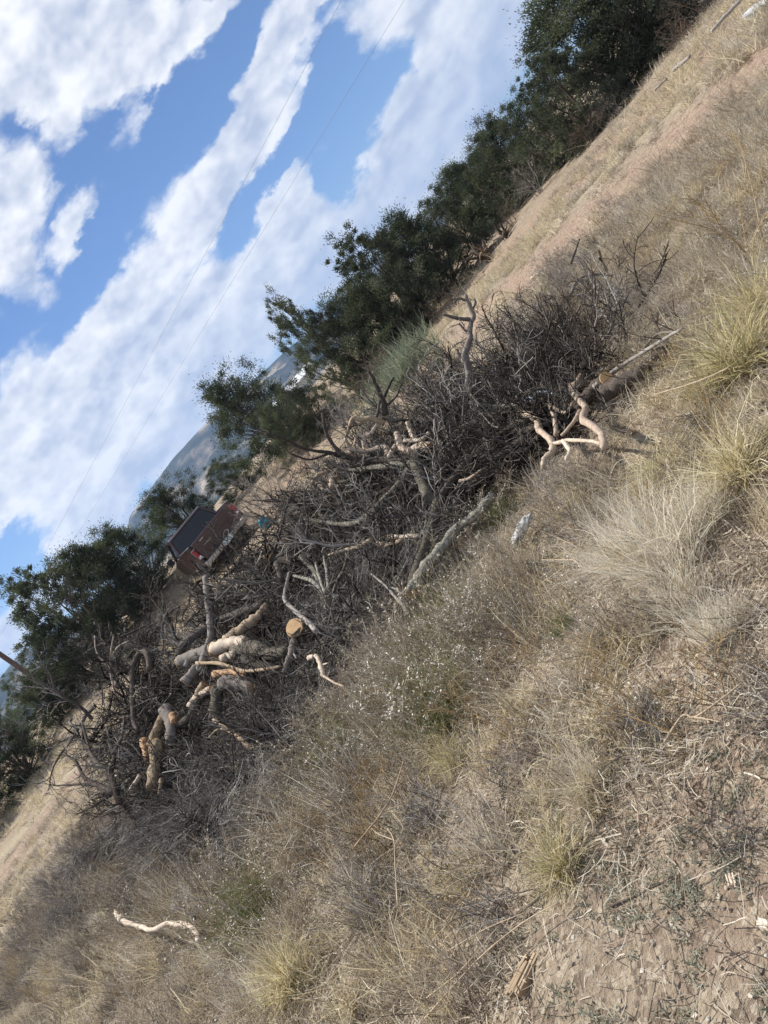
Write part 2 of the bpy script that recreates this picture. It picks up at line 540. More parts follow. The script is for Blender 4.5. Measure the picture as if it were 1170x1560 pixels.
M['bark_dark'] = tone_mat('dark_bark', [(0.0, (.025, .019, .016)), (.45, (.075, .058, .047)), (.8, (.14, .115, .095)), (1, (.26, .23, .20))], rough=.9, noise=.35, nscale=32, bump=.8)
M['bark_grey'] = tone_mat('grey_bark', [(0.0, (.06, .05, .043)), (.45, (.17, .145, .125)), (.8, (.29, .26, .23)), (1, (.42, .39, .35))], rough=.9, noise=.35, nscale=30, bump=.7)
M['bark_lichen'] = tone_mat('lichen_bark', [(0.0, (.03, .024, .02)), (.4, (.10, .085, .065)), (.58, (.18, .165, .13)), (.75, (.36, .345, .29)), (1, (.52, .50, .45))], rough=.9, noise=.55, nscale=38, bump=.9)
M['peeled'] = tone_mat('peeled_wood', [(0.0, (.15, .105, .075)), (.35, (.38, .29, .215)), (.7, (.58, .48, .37)), (1, (.70, .64, .53))], rough=.7, noise=.5, nscale=24, bump=.6)
M['tan_wood'] = tone_mat('tan_wood', [(0.0, (.10, .065, .04)), (.45, (.28, .20, .125)), (1, (.46, .36, .25))], rough=.75, noise=.35, nscale=20, bump=.4)
M['rotten'] = tone_mat('rotten_wood', [(0.0, (.07, .045, .03)), (.35, (.22, .16, .10)), (.6, (.42, .34, .22)), (.8, (.36, .34, .31)), (1, (.58, .54, .45))], rough=.9, noise=.6, nscale=30, bump=.9)
M['orange_wood'] = plain('fresh_orange_wood', (.52, .32, .16), .8, noise=.4, nscale=34, col2=(.20, .10, .05), bump=.6)


def ring_mat():
    m, N_, L_ = newmat('cut_wood')
    tcn = N_.new('ShaderNodeTexCoord')
    wv = N_.new('ShaderNodeTexWave'); wv.wave_type = 'RINGS'; wv.rings_direction = 'Z'
    wv.inputs['Scale'].default_value = 60; wv.inputs['Distortion'].default_value = 1.2; wv.inputs['Detail'].default_value = 3
    L_.new(tcn.outputs['Object'], wv.inputs['Vector'])
    nz = N_.new('ShaderNodeTexNoise'); nz.inputs['Scale'].default_value = 14; nz.inputs['Detail'].default_value = 5
    L_.new(tcn.outputs['Object'], nz.inputs['Vector'])
    ad = N_.new('ShaderNodeMath'); ad.operation = 'MULTIPLY_ADD'; ad.inputs[1].default_value = .35
    L_.new(wv.outputs['Fac'], ad.inputs[0]); L_.new(nz.outputs['Fac'], ad.inputs[2])
    r = ramp(N_, [(0.3, (.36, .19, .08)), (.6, (.58, .36, .17)), (.95, (.70, .48, .26))]); L_.new(ad.outputs[0], r.inputs[0])
    b = N_.new('ShaderNodeBsdfPrincipled'); b.inputs['Roughness'].default_value = .8; L_.new(r.outputs[0], b.inputs['Base Color'])
    o = N_.new('ShaderNodeOutputMaterial'); L_.new(b.outputs[0], o.inputs['Surface'])
    return m


M['cut'] = ring_mat()


def ground_mat():
    m, N_, L_ = newmat('dry_soil')
    tcn = N_.new('ShaderNodeTexCoord')

    def nz(scale, det=6, rough=.6, sq=None):
        n = N_.new('ShaderNodeTexNoise'); n.inputs['Scale'].default_value = scale; n.inputs['Detail'].default_value = det
        n.inputs['Roughness'].default_value = rough
        L_.new(tcn.outputs['Object'], n.inputs['Vector'])
        return n

    zr = N_.new('ShaderNodeAttribute'); zr.attribute_name = 'red'
    zs = N_.new('ShaderNodeAttribute'); zs.attribute_name = 'strawy'
    n1 = nz(1.3, 8, .65); n2 = nz(38, 5, .7); n3 = nz(9, 6, .7)
    base = ramp(N_, [(.3, (.20, .15, .11)), (.5, (.30, .235, .175)), (.7, (.40, .32, .245))]); L_.new(n3.outputs['Fac'], base.inputs[0])
    red = ramp(N_, [(.25, (.24, .16, .115)), (.5, (.34, .235, .175)), (.75, (.44, .33, .26))]); L_.new(n3.outputs['Fac'], red.inputs[0])
    strw = ramp(N_, [(.25, (.24, .19, .125)), (.5, (.38, .32, .22)), (.75, (.54, .47, .35))]); L_.new(n2.outputs['Fac'], strw.inputs[0])

    def mask(att, nn, k):
        a = N_.new('ShaderNodeMath'); a.operation = 'MULTIPLY_ADD'; a.inputs[1].default_value = k
        L_.new(nn.outputs['Fac'], a.inputs[0])
        s = N_.new('ShaderNodeMath'); s.operation = 'SUBTRACT'; L_.new(att.outputs['Fac'], s.inputs[0]); s.inputs[1].default_value = k / 2
        L_.new(s.outputs[0], a.inputs[2])
        mr = N_.new('ShaderNodeMapRange'); mr.inputs['From Min'].default_value = .2; mr.inputs['From Max'].default_value = .8
        L_.new(a.outputs[0], mr.inputs['Value']); return mr.outputs[0]

    a1 = N_.new('ShaderNodeMix'); a1.data_type = 'RGBA'; L_.new(mask(zr, n1, .9), a1.inputs[0]); L_.new(base.outputs[0], a1.inputs[6]); L_.new(red.outputs[0], a1.inputs[7])
    a2 = N_.new('ShaderNodeMix'); a2.data_type = 'RGBA'; L_.new(mask(zs, n3, 1.3), a2.inputs[0]); L_.new(a1.outputs[2], a2.inputs[6]); L_.new(strw.outputs[0], a2.inputs[7])
    # small pale and dark crumbs
    vo = N_.new('ShaderNodeTexVoronoi'); vo.inputs['Scale'].default_value = 60; L_.new(tcn.outputs['Object'], vo.inputs['Vector'])
    sp = N_.new('ShaderNodeSeparateColor'); L_.new(vo.outputs['Color'], sp.inputs[0])
    gt = N_.new('ShaderNodeMapRange'); gt.inputs['From Min'].default_value = .80; gt.inputs['From Max'].default_value = .9; gt.inputs['To Max'].default_value = .55
    L_.new(sp.outputs[0], gt.inputs['Value'])
    a3 = N_.new('ShaderNodeMix'); a3.data_type = 'RGBA'; L_.new(gt.outputs[0], a3.inputs[0]); L_.new(a2.outputs[2], a3.inputs[6]); a3.inputs[7].default_value = (.50, .44, .34, 1)
    lt = N_.new('ShaderNodeMapRange'); lt.inputs['From Min'].default_value = .16; lt.inputs['From Max'].default_value = .08; lt.inputs['To Max'].default_value = .7
    L_.new(sp.outputs[1], lt.inputs['Value'])
    a4 = N_.new('ShaderNodeMix'); a4.data_type = 'RGBA'; L_.new(lt.outputs[0], a4.inputs[0]); L_.new(a3.outputs[2], a4.inputs[6]); a4.inputs[7].default_value = (.12, .09, .065, 1)
    b = N_.new('ShaderNodeBsdfPrincipled'); b.inputs['Roughness'].default_value = .95; b.inputs['Specular IOR Level'].default_value = .1
    L_.new(a4.outputs[2], b.inputs['Base Color'])
    bp = N_.new('ShaderNodeBump'); bp.inputs['Strength'].default_value = .9; bp.inputs['Distance'].default_value = .03
    ad = N_.new('ShaderNodeMath'); ad.operation = 'ADD'; L_.new(n2.outputs['Fac'], ad.inputs[0]); L_.new(n3.outputs['Fac'], ad.inputs[1])
    L_.new(ad.outputs[0], bp.inputs['Height']); L_.new(bp.outputs[0], b.inputs['Normal'])
    o = N_.new('ShaderNodeOutputMaterial'); L_.new(b.outputs[0], o.inputs['Surface'])
    return m


def mountain_mat():
    m, N_, L_ = newmat('mountain_slope')
    tcn = N_.new('ShaderNodeTexCoord')
    n = N_.new('ShaderNodeTexNoise'); n.inputs['Scale'].default_value = .006; n.inputs['Detail'].default_value = 11; n.inputs['Roughness'].default_value = .7
    L_.new(tcn.outputs['Object'], n.inputs['Vector'])
    r = ramp(N_, [(.42, (.010, .018, .012)), (.50, (.03, .038, .026)), (.56, (.14, .12, .085)), (.64, (.38, .31, .23))]); L_.new(n.outputs['Fac'], r.inputs[0])
    b = N_.new('ShaderNodeBsdfPrincipled'); b.inputs['Roughness'].default_value = 1; b.inputs['Specular IOR Level'].default_value = 0
    L_.new(r.outputs[0], b.inputs['Base Color'])
    o = N_.new('ShaderNodeOutputMaterial'); L_.new(b.outputs[0], o.inputs['Surface'])
    return m


# ------------------------------------------------------------------ ground
def build_ground():
    nr, na = 460, 720
    r = np.geomspace(0.35, 7000, nr)
    az = np.concatenate([np.linspace(-65, 65, 560), np.linspace(65, 295, na - 560 + 1)[1:-1]])
    az = np.radians(az); na = len(az)
    Rg, Ag = np.meshgrid(r, az, indexing='ij')
    X = Rg * np.sin(Ag); Y = Rg * np.cos(Ag)
    Z = terrain(X, Y)
    v = np.stack([X, Y, Z], -1).reshape(-1, 3)
    v = np.concatenate([v, [[0, 0, float(terrain(0, 0))]]])
    i = np.arange(nr - 1)[:, None] * na; j = np.arange(na)[None, :]; j2 = (j + 1) % na
    q = np.stack([i + j, i + na + j, i + na + j2, i + j2], -1).reshape(-1, 4)[:, ::-1]
    tri = np.stack([np.full(na, nr * na), (np.arange(na) + 1) % na, np.arange(na)], -1)
    g = Geo(); g.add(v, q, tri)
    me = g.mesh('ground', ground_mat())
    x, y = v[:, 0], v[:, 1]
    td = track_dist(x, y)
    red = 0.85 * np.exp(-((td + .25) / 1.15) ** 4)
    red = np.maximum(red, .95 * np.exp(-((td - 4.6) / 1.7) ** 4) * sstep(3, 6, x))
    red = np.maximum(red, .55 * sstep(2.8, 4.0, x) * sstep(7, 4, y))
    red = np.maximum(red, .75 * np.exp(-(((x + 2.5) / 4) ** 2 + ((y - 25) / 4) ** 2)))
    red = np.maximum(red, .6 * np.exp(-(((x - 1.7) / .5) ** 2 + ((y - 4.0) / .5) ** 2)))
    red = np.maximum(red, .45 * np.exp(-(((x - .1) / .8) ** 2 + ((y - 1.9) / .9) ** 2)))
    st = .85 * np.exp(-((td - 2.1) / 1.0) ** 4) + .25 * sstep(3.2, 5, td) * sstep(60, 30, y) + .35 * np.exp(-((td + 2.6) / 1.6) ** 4)
    st = st * (1 - .8 * (red > .7))
    st = np.maximum(st, .3)
    for nm, a in (('red', red), ('strawy', st)):
        at = me.attributes.new(nm, 'FLOAT', 'POINT'); at.data.foreach_set('value', a.astype(np.float32))
    tag(link('ground', me), kind='structure')


build_ground()


def mountain(prof, D, depth, seed, name='mountain'):
    """ridge line from photo pixels, set back at distance D with real slopes in front and behind"""
    pts = np.array([P(x, y, D) for x, y in prof])
    o = np.argsort(pts[:, 0]); pts = pts[o]
    xs = np.linspace(pts[0, 0], pts[-1, 0], 260)
    zs = np.interp(xs, pts[:, 0], pts[:, 2])
    zs = np.convolve(np.pad(zs, 3, 'edge'), np.ones(7) / 7, 'valid')
    zs += 10 * fbm(xs * .006, xs * 0 + seed, 4, seed) * D / 3000
    T = np.concatenate([np.linspace(0, 1, 60), np.linspace(1, 1.8, 20)[1:]])
    XX, TT = np.meshgrid(xs, T, indexing='ij')
    front = np.where(TT <= 1, TT, 1 - (TT - 1) / .8)
    rid = np.abs(fbm(XX * .0045, TT * depth * .0045, 5, seed + 5))
    h = zs[:, None] + 30
    Z = -30 + h * (front ** 1.15) * (1 - .55 * rid * np.where(TT < 1, 1 - TT ** 6, 0)[:, :] * 1.4)
    YY = D - depth * (1 - TT)
    g = Geo()
    v = np.stack([XX, YY, Z], -1).reshape(-1, 3)
    n2 = len(T)
    i = np.arange(len(xs) - 1)[:, None] * n2; j = np.arange(n2 - 1)[None, :]
    g.add(v, np.stack([i + j, i + n2 + j, i + n2 + j + 1, i + j + 1], -1).reshape(-1, 4))
    tag(link(name, g.mesh(name, M['mountain'])), kind='structure')


M['mountain'] = mountain_mat()
mountain([(190, 900), (195, 860), (193, 825), (197, 785), (227, 746), (265, 696), (304, 654), (321, 636), (350, 612), (395, 573), (436, 533), (470, 505), (520, 470), (560, 440)], 2900, 1300, 3)
mountain([(-500, 1560), (-300, 1330), (-120, 1150), (0, 1033), (25, 1000), (62, 974), (95, 952), (130, 925), (170, 900), (210, 870)], 2100, 900, 11)
mountain([(380, 640), (440, 560), (480, 480), (512, 451), (560, 410), (613, 357), (640, 327), (668, 310), (700, 292), (760, 260), (830, 210), (950, 110), (1200, -140)], 4600, 1600, 23)


# ------------------------------------------------------------------ organic helpers
def catmull(pts, n):
    pts = np.asarray(pts, float)
    if len(pts) < 3:
        t = np.linspace(0, 1, n)[:, None]
        return pts[0] * (1 - t) + pts[-1] * t
    e = np.concatenate([[2 * pts[0] - pts[1]], pts, [2 * pts[-1] - pts[-2]]])
    u = np.linspace(0, len(pts) - 1, n); k = np.minimum(u.astype(int), len(pts) - 2); f = (u - k)[:, None]
    a, b, c, d = e[k], e[k + 1], e[k + 2], e[k + 3]
    return .5 * ((2 * b) + (-a + c) * f + (2 * a - 5 * b + 4 * c - d) * f ** 2 + (-a + 3 * b - 3 * c + d) * f ** 3)


def wander(r, K, n, start, direc, length, curl=.5, gravity=0.0):
    """K wandering curves of n points"""
    d = direc / (np.linalg.norm(direc, axis=1, keepdims=True) + 1e-9)
    pts = [start]
    bend = r.normal(size=(K, 3)) * curl
    for i in range(n - 1):
        d = d + bend / (n - 1) + r.normal(size=(K, 3)) * curl * .28
        d[:, 2] += gravity / (n - 1)
        d /= np.linalg.norm(d, axis=1, keepdims=True) + 1e-9
        pts.append(pts[-1] + d * (length / (n - 1))[:, None])
    return np.stack(pts, 1)


def bough(r, geo, start, direc, length, r0, levels, n=7, kids=9, curl=.5, ang=.8, ratio=.5, rmin=.0012, gravity=0.0, sides=(6, 4, 3, 3), tone=(.2, .8), kidfrom=.2):
    """a branch with sub branches; vectorised per level"""
    S = np.array([start], float); Dr = np.array([direc], float); Ln = np.array([length], float); R0 = np.array([r0], float)
    for lv in range(levels):
        K = len(S)
        Pt = wander(r, K, n, S, Dr, Ln, curl, gravity)
        tt = np.linspace(0, 1, n)
        R = np.maximum(R0[:, None] * (1 - .78 * tt[None, :]), rmin)
        geo.tubes(Pt, R, sides[min(lv, len(sides) - 1)], r.uniform(tone[0], tone[1], K), rough=.12 if lv == 0 else 0, rr=r)
        if lv == levels - 1:
            break
        kk = kids if isinstance(kids, int) else kids[lv]
        t = r.uniform(kidfrom, .98, (K, kk)) * (n - 1)
        i0 = np.minimum(t.astype(int), n - 2); f = (t - i0)[..., None]
        ar = np.arange(K)[:, None]
        S2 = (Pt[ar, i0] * (1 - f) + Pt[ar, i0 + 1] * f).reshape(-1, 3)
        T = (Pt[ar, i0 + 1] - Pt[ar, i0]).reshape(-1, 3)
        T /= np.linalg.norm(T, axis=1, keepdims=True) + 1e-9
        rnd = r.normal(size=T.shape); rnd -= (rnd * T).sum(1, keepdims=True) * T
        rnd /= np.linalg.norm(rnd, axis=1, keepdims=True) + 1e-9
        a_ = r.uniform(.5, 1.2, (len(T), 1)) * ang
        Dr = T * np.cos(a_) + rnd * np.sin(a_)
        Ln = np.repeat(Ln, kk) * ratio * r.uniform(.5, 1.25, len(T)) * (1.1 - .5 * (t / (n - 1)).ravel())
        rl = R[ar, i0].reshape(-1)
        R0 = rl * r.uniform(.4, .7, len(T))
        S = S2
    return geo


def blades(r, geo, K, base, length, lean, bend, width, nseg=4, spread=.02, tone=(.2, .9), phi=None, curl=0.0, zlift=0.0):
    ph = r.uniform(0, 2 * math.pi, K) if phi is None else phi
    Ln = length[0] + (length[1] - length[0]) * r.rand(K) ** 1.3
    th = r.uniform(lean[0], lean[1], K)
    bd = r.uniform(bend[0], bend[1], K)
    rad = spread * np.sqrt(r.rand(K)); pb = r.uniform(0, 6.28, K)
    p = np.stack([base[0] + rad * np.cos(pb), base[1] + rad * np.sin(pb), np.full(K, base[2] + zlift)], 1)
    pts = [p]
    tw = r.normal(size=K) * curl
    for i in range(nseg):
        th = np.clip(th + bd / nseg + r.normal(size=K) * curl * .4, -2, 2.6)
        ph = ph + tw / nseg + r.normal(size=K) * curl * .4
        st = Ln / nseg
        p = p + np.stack([np.sin(th) * np.cos(ph) * st, np.sin(th) * np.sin(ph) * st, np.cos(th) * st], 1)
        p[:, 2] = np.maximum(p[:, 2], base[2] + .003)
        pts.append(p)
    Pt = np.stack(pts, 1)
    t = np.linspace(0, 1, nseg + 1)
    W = width * (1 - t[None, :] ** 2 * .9) * r.uniform(.6, 1.3, K)[:, None]
    a = r.uniform(0, 6.28, K)
    side = np.stack([np.cos(a), np.sin(a), r.normal(size=K) * .4], 1); side /= np.linalg.norm(side, axis=1, keepdims=True)
    geo.ribbons(Pt, W, side, r.uniform(tone[0], tone[1], K))
    return Pt


# ------------------------------------------------------------------ plant kinds (meshes shared between copies)
def v_bunch(s, n=420, L0=.42, mat='straw', w=.0023, lean=(.05, .9)):
    r = RS(s); g = Geo()
    blades(r, g, n, (0, 0, 0), (L0 * .45, L0), lean, (.1, 1.5), w, 5, .06, (.15, 1), curl=.5)
    blades(r, g, n // 2, (0, 0, 0), (L0 * .2, L0 * .6), (.5, 1.4), (.2, .9), w, 3, .08, (0, .7), curl=.3)
    return g.mesh('bunch_grass', M[mat])


def v_fluffy(s, n=600):
    r = RS(s); g = Geo()
    blades(r, g, n, (0, 0, 0), (.12, .34), (.0, .8), (.0, 1.0), .0014, 4, .10, (.6, 1), curl=.25)
    return g.mesh('fluffy_grass', M['fluff'])


def v_curly(s, n=100, sz=.16, mat='curly', w=.0017):
    r = RS(s); g = Geo()
    for k in range(4):
        b = (r.uniform(-.08, .08), r.uniform(-.08, .08), 0)
        blades(r, g, n // 4, b, (sz * .4, sz * 1.2), (0, 1.4), (.2, 2.2), w, 5, .05, (.05, 1), curl=.9)
    return g.mesh('curly_grass', M[mat])


def v_short(s, n=34):
    r = RS(s); g = Geo()
    blades(r, g, n, (0, 0, 0), (.06, .2), (0, 1.0), (.0, 1.2), .004, 2, .12, (.1, 1))
    return g.mesh('short_grass', M['curly'])


def v_strawfar(s, n=46):
    r = RS(s); g = Geo()
    blades(r, g, n, (0, 0, 0), (.12, .36), (0, .8), (.1, 1.0), .0045, 3, .16, (.3, 1))
    return g.mesh('tall_straw', M['straw'])


def v_thatch(s, n=84, L0=.42, mat='curly'):
    r = RS(s); g = Geo()
    blades(r, g, n, (0, 0, 0), (L0 * .35, L0), (.1, 1.2), (-.3, 1.1), .0022, 5, .12, (.0, 1), curl=.45)
    blades(r, g, n // 3, (0, 0, 0), (L0 * .5, L0 * 1.1), (.0, .8), (-.2, .5), .0017, 4, .12, (.5, 1), curl=.3)
    return g.mesh('thatch', M[mat])


def v_litter(s, n=110):
    r = RS(s); g = Geo()
    K = n
    st = np.stack([r.uniform(-.22, .22, K), r.uniform(-.22, .22, K), r.uniform(.003, .025, K)], 1)
    a = r.uniform(0, 6.28, K); d = np.stack([np.cos(a), np.sin(a), r.normal(size=K) * .12], 1)
    Pt = wander(r, K, 4, st, d, r.uniform(.02, .13, K), .5)
    Pt[:, :, 2] = np.maximum(Pt[:, :, 2], .002)
    W = r.uniform(.0006, .0017, K)[:, None] * np.ones(4)
    side = np.stack([-np.sin(a), np.cos(a), r.normal(size=K) * .5], 1)
    g.ribbons(Pt, W, side, r.uniform(.1, 1, K))
    K = n // 3         # crumbs: short flat flakes
    st = np.stack([r.uniform(-.22, .22, K), r.uniform(-.22, .22, K), r.uniform(.003, .012, K)], 1)
    a = r.uniform(0, 6.28, K); d = np.stack([np.cos(a), np.sin(a), r.normal(size=K) * .3], 1)
    Pt = st[:, None, :] + d[:, None, :] * (np.linspace(0, 1, 3)[None, :, None] * r.uniform(.006, .02, K)[:, None, None])
    W = np.array([.5, 1, .4])[None, :] * r.uniform(.002, .006, K)[:, None]
    g.ribbons(Pt, W, np.stack([-np.sin(a), np.cos(a), r.normal(size=K) * .4], 1), r.uniform(.3, 1, K))
    return g.mesh('straw_litter', M['curly'])


def v_weed(s, mat='weed', h=.38, stems=7, heads=True):
    r = RS(s); g = Geo()
    for k in range(stems):
        a = r.uniform(0, 6.28); ln = r.uniform(.1, .9)
        bough(r, g, (r.normal() * .02, r.normal() * .02, 0), (math.cos(a) * ln, math.sin(a) * ln, 1), h * r.uniform(.6, 1.1), .0024, 3, n=5, kids=(7, 5), curl=.35,
              ang=.7, ratio=.42, rmin=.0007, gravity=.15, sides=(4, 3, 3), tone=(.15, .9), kidfrom=.3)
    if heads:
        v = np.concatenate(g.v); K = 170
        idx = r.choice(len(v), K); c = v[idx]; c = c[c[:, 2] > h * .3]
        K = len(c)
        a = r.uniform(0, 6.28, K); d = np.stack([np.cos(a), np.sin(a), r.uniform(.2, 1, K)], 1)
        Pt = c[:, None, :] + d[:, None, :] * (np.linspace(0, 1, 3)[None, :, None] * .007)
        g.ribbons(Pt, np.array([.3, 1, .3])[None, :] * np.full(K, .0028)[:, None], np.stack([-np.sin(a), np.cos(a), 0 * a], 1), r.uniform(.7, 1, K))
    return g.mesh('dry_weed', M[mat])


def v_twigshrub(s, mat='grey_twig', h=.45, stems=9, wide=.9, lv=4):
    r = RS(s); g = Geo()
    for k in range(stems):
        a = r.uniform(0, 6.28); ln = r.uniform(.1, wide)
        bough(r, g, (r.normal() * .04, r.normal() * .04, 0), (math.cos(a) * ln, math.sin(a) * ln, .8), h * r.uniform(.6, 1.1), .0045, lv, n=5, kids=(5, 4, 4), curl=.6,
              ang=.8, ratio=.55, rmin=.0009, gravity=.2, sides=(4, 3, 3, 3), tone=(.1, 1), kidfrom=.2)
    return g.mesh('twiggy_shrub', M[mat])


def v_greenweed(s, h=.32):
    r = RS(s); g = Geo()
    blades(r, g, 420, (0, 0, 0), (h * .4, h), (0, .75), (-.1, .5), .0011, 4, .10, (.1, 1), curl=.2)
    return g.mesh('green_stems', M['green_weed'])


def v_rosette(s):
    r = RS(s); g = Geo()
    for k in range(5):
        b = (r.uniform(-.07, .07), r.uniform(-.07, .07), 0)
        blades(r, g, 22, b, (.008, .022), (.2, 1.4), (.0, .9), .0022, 3, .022, (.1, 1), curl=.4)
    return g.mesh('low_rosette', M['rosette'])


def v_sage(s):
    r = RS(s); g = Geo()
    for k in range(36):
        a = r.uniform(0, 6.28); rr_ = r.uniform(0, .45)
        blades(r, g, 60, (math.cos(a) * rr_, math.sin(a) * rr_ * .8, r.uniform(.1, .45)), (.12, .30), (.0, 1.1), (-.1, .5), .003, 3, .12, (.1, 1), curl=.3)
    return g.mesh('sage_foliage', M['sage'])


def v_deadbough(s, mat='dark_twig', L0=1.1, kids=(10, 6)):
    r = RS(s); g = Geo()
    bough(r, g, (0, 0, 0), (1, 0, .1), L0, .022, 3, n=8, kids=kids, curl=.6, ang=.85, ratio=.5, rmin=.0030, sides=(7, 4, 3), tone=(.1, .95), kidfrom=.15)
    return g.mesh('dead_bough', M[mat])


def v_spray(s, mat='grey_twig', K=85, L0=.85):
    """a swept broom of fine dead twigs"""
    r = RS(s); g = Geo()
    st = r.normal(size=(K, 3)) * np.array([.05, .06, .04])
    d = np.array([[1, 0, 0.1]]) + r.normal(size=(K, 3)) * np.array([.1, .38, .22])
    Pt = wander(r, K, 8, st, d, r.uniform(L0 * .4, L0, K), .45, -.25)
    R = r.uniform(.0022, .0048, K)[:, None] * (1 - .6 * np.linspace(0, 1, 8))[None, :]
    g.tubes(Pt, R, 3, r.uniform(.0, 1, K))
    K2 = K * 2
    k = r.randint(0, K, K2); j = r.randint(2, 7, K2)
    S = Pt[k, j]; T = Pt[k, j] - Pt[k, j - 1]; T /= np.linalg.norm(T, axis=1, keepdims=True)
    Pt2 = wander(r, K2, 5, S, T + r.normal(size=(K2, 3)) * .35, r.uniform(.08, .3, K2), .4, -.2)
    g.tubes(Pt2, np.full((K2, 5), .0019), 3, r.uniform(.0, .9, K2))
    return g.mesh('twig_spray', M[mat])


VAR = {
    'bunch': [v_bunch(10 + i, n=420, mat='straw_green') for i in range(3)],
    'fluffy': [v_fluffy(20 + i) for i in range(2)],
    'curly': [v_curly(30 + i) for i in range(5)],
    'curlystraw': [v_curly(40 + i, 90, .22, 'straw', .0019) for i in range(3)],
    'thatch': [v_thatch(260 + i) for i in range(4)],
    'greythatch': [v_thatch(280 + i, 100, .36, 'grey_twig') for i in range(3)],
    'goldthatch': [v_thatch(290 + i, 90, .34, 'tan_weed') for i in range(2)],
    'tanthatch': [v_thatch(270 + i, 90, .4, 'straw') for i in range(2)],
    'short': [v_short(50 + i) for i in range(4)],
    'strawfar': [v_strawfar(60 + i) for i in range(4)],
    'litter': [v_litter(70 + i) for i in range(5)],
    'weed': [v_weed(80 + i) for i in range(4)],
    'tanweed': [v_weed(90 + i, 'tan_weed', .34, 5, False) for i in range(3)],
    'twig': [v_twigshrub(100 + i) for i in range(3)],
    'browntwig': [v_twigshrub(110 + i, 'brown_twig', .4, 8) for i in range(2)],
    'green': [v_greenweed(120 + i) for i in range(2)],
    'rosette': [v_rosette(130 + i) for i in range(4)],
    'bough': [v_deadbough(140 + i) for i in range(5)] + [v_deadbough(150 + i, 'grey_twig') for i in range(3)],
    'spray': [v_spray(160 + i, 'pale_twig') for i in range(4)],
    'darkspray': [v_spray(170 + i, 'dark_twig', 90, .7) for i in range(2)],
}
_src = {}


def source_objs(kind):
    if kind not in _src:
        _src[kind] = [bpy.data.objects.new(kind, me) for me in VAR[kind]]
    return _src[kind]


def scatter(name, kinds, pts, rot, scl, var, label=None):
    """one 'stuff' object: plant meshes instanced on points; var indexes the flat list of variants"""
    objs = [o for k in kinds for o in source_objs(k)]
    me = bpy.data.meshes.new(name)
    n = len(pts)
    me.vertices.add(n); me.vertices.foreach_set('co', np.asarray(pts, np.float32).ravel())
    a = me.attributes.new('rot', 'FLOAT_VECTOR', 'POINT'); a.data.foreach_set('vector', np.asarray(rot, np.float32).ravel())
    a = me.attributes.new('scl', 'FLOAT', 'POINT'); a.data.foreach_set('value', np.asarray(scl, np.float32))
    a = me.attributes.new('var', 'INT', 'POINT'); a.data.foreach_set('value', (np.asarray(var) % len(objs)).astype(np.int32))
    o = link(name, me)
    ng = bpy.data.node_groups.new(name, 'GeometryNodeTree')
    ng.interface.new_socket('Geometry', in_out='INPUT', socket_type='NodeSocketGeometry')
    ng.interface.new_socket('Geometry', in_out='OUTPUT', socket_type='NodeSocketGeometry')
    gi = ng.nodes.new('NodeGroupInput'); go = ng.nodes.new('NodeGroupOutput'); jn = ng.nodes.new('GeometryNodeJoinGeometry')
    m2p = ng.nodes.new('GeometryNodeMeshToPoints')
    ng.links.new(gi.outputs[0], m2p.inputs[0])

    def att(nm, t):
        x = ng.nodes.new('GeometryNodeInputNamedAttribute'); x.data_type = t; x.inputs[0].default_value = nm
        return x.outputs[0]
    ar, as_, av = att('rot', 'FLOAT_VECTOR'), att('scl', 'FLOAT'), att('var', 'INT')
    for k, ob in enumerate(objs):
        cmp_ = ng.nodes.new('FunctionNodeCompare'); cmp_.data_type = 'INT'; cmp_.operation = 'EQUAL'
        ng.links.new(av, cmp_.inputs[2]); cmp_.inputs[3].default_value = k
        oi = ng.nodes.new('GeometryNodeObjectInfo'); oi.inputs[0].default_value = ob
        ip = ng.nodes.new('GeometryNodeInstanceOnPoints')
        ng.links.new(m2p.outputs[0], ip.inputs['Points']); ng.links.new(cmp_.outputs[0], ip.inputs['Selection'])
        ng.links.new(oi.outputs['Geometry'], ip.inputs['Instance'])
        e2r = ng.nodes.new('FunctionNodeEulerToRotation')
        ng.links.new(ar, e2r.inputs[0]); ng.links.new(e2r.outputs[0], ip.inputs['Rotation'])
        ng.links.new(as_, ip.inputs['Scale']); ng.links.new(ip.outputs[0], jn.inputs[0])
    ng.links.new(jn.outputs[0], go.inputs[0])
    md = o.modifiers.new('scatter', 'NODES'); md.node_group = ng
    tag(o, label, None, None, 'stuff')
    return o


def field(r, n, y0, y1, margin=260):
    """random ground points, even per square metre, kept where the photo (with a margin) could see them"""
    out = []
    got = 0
    while got < n:
        Y = np.sqrt(r.uniform(y0 ** 2, y1 ** 2, n * 3)); X = r.uniform(-1.25, 1.35, n * 3) * Y
        Z = terrain(X, Y)
        px, py = project(X, Y, Z)
        m = (px > -margin) & (px < 1170 + margin) & (py > -margin) & (py < 1560 + margin)
        pt = np.stack([X, Y, Z, px, py], 1)[m]
        out.append(pt); got += len(pt)
    return np.concatenate(out)[:n]


def zone(pt, blobs, base=0.0):
    """blobs (px, py, half length, half width, angle, weight) in photo pixels"""
    w = np.full(len(pt), base)
    for cx, cy, a, b, an, k in blobs:
        t = math.radians(an); dx = pt[:, 3] - cx; dy = pt[:, 4] - cy
        u = (dx * math.cos(t) + dy * math.sin(t)) / a; v = (-dx * math.sin(t) + dy * math.cos(t)) / b
        w = w + k * np.exp(-(u * u + v * v))
    return np.clip(w, 0, 1)


FRONT = [(185, 1300), (335, 1320), (455, 1190), (560, 1040), (640, 915), (740, 805), (830, 740), (900, 690), (985, 580)]
RIDGE = [(190, 990, 9.2), (300, 880, 8.8), (400, 800, 8.3), (480, 745, 8.0), (560, 690, 7.8), (650, 640, 7.6), (740, 600, 7.2), (820, 545, 7.2), (900, 480, 7.6)]


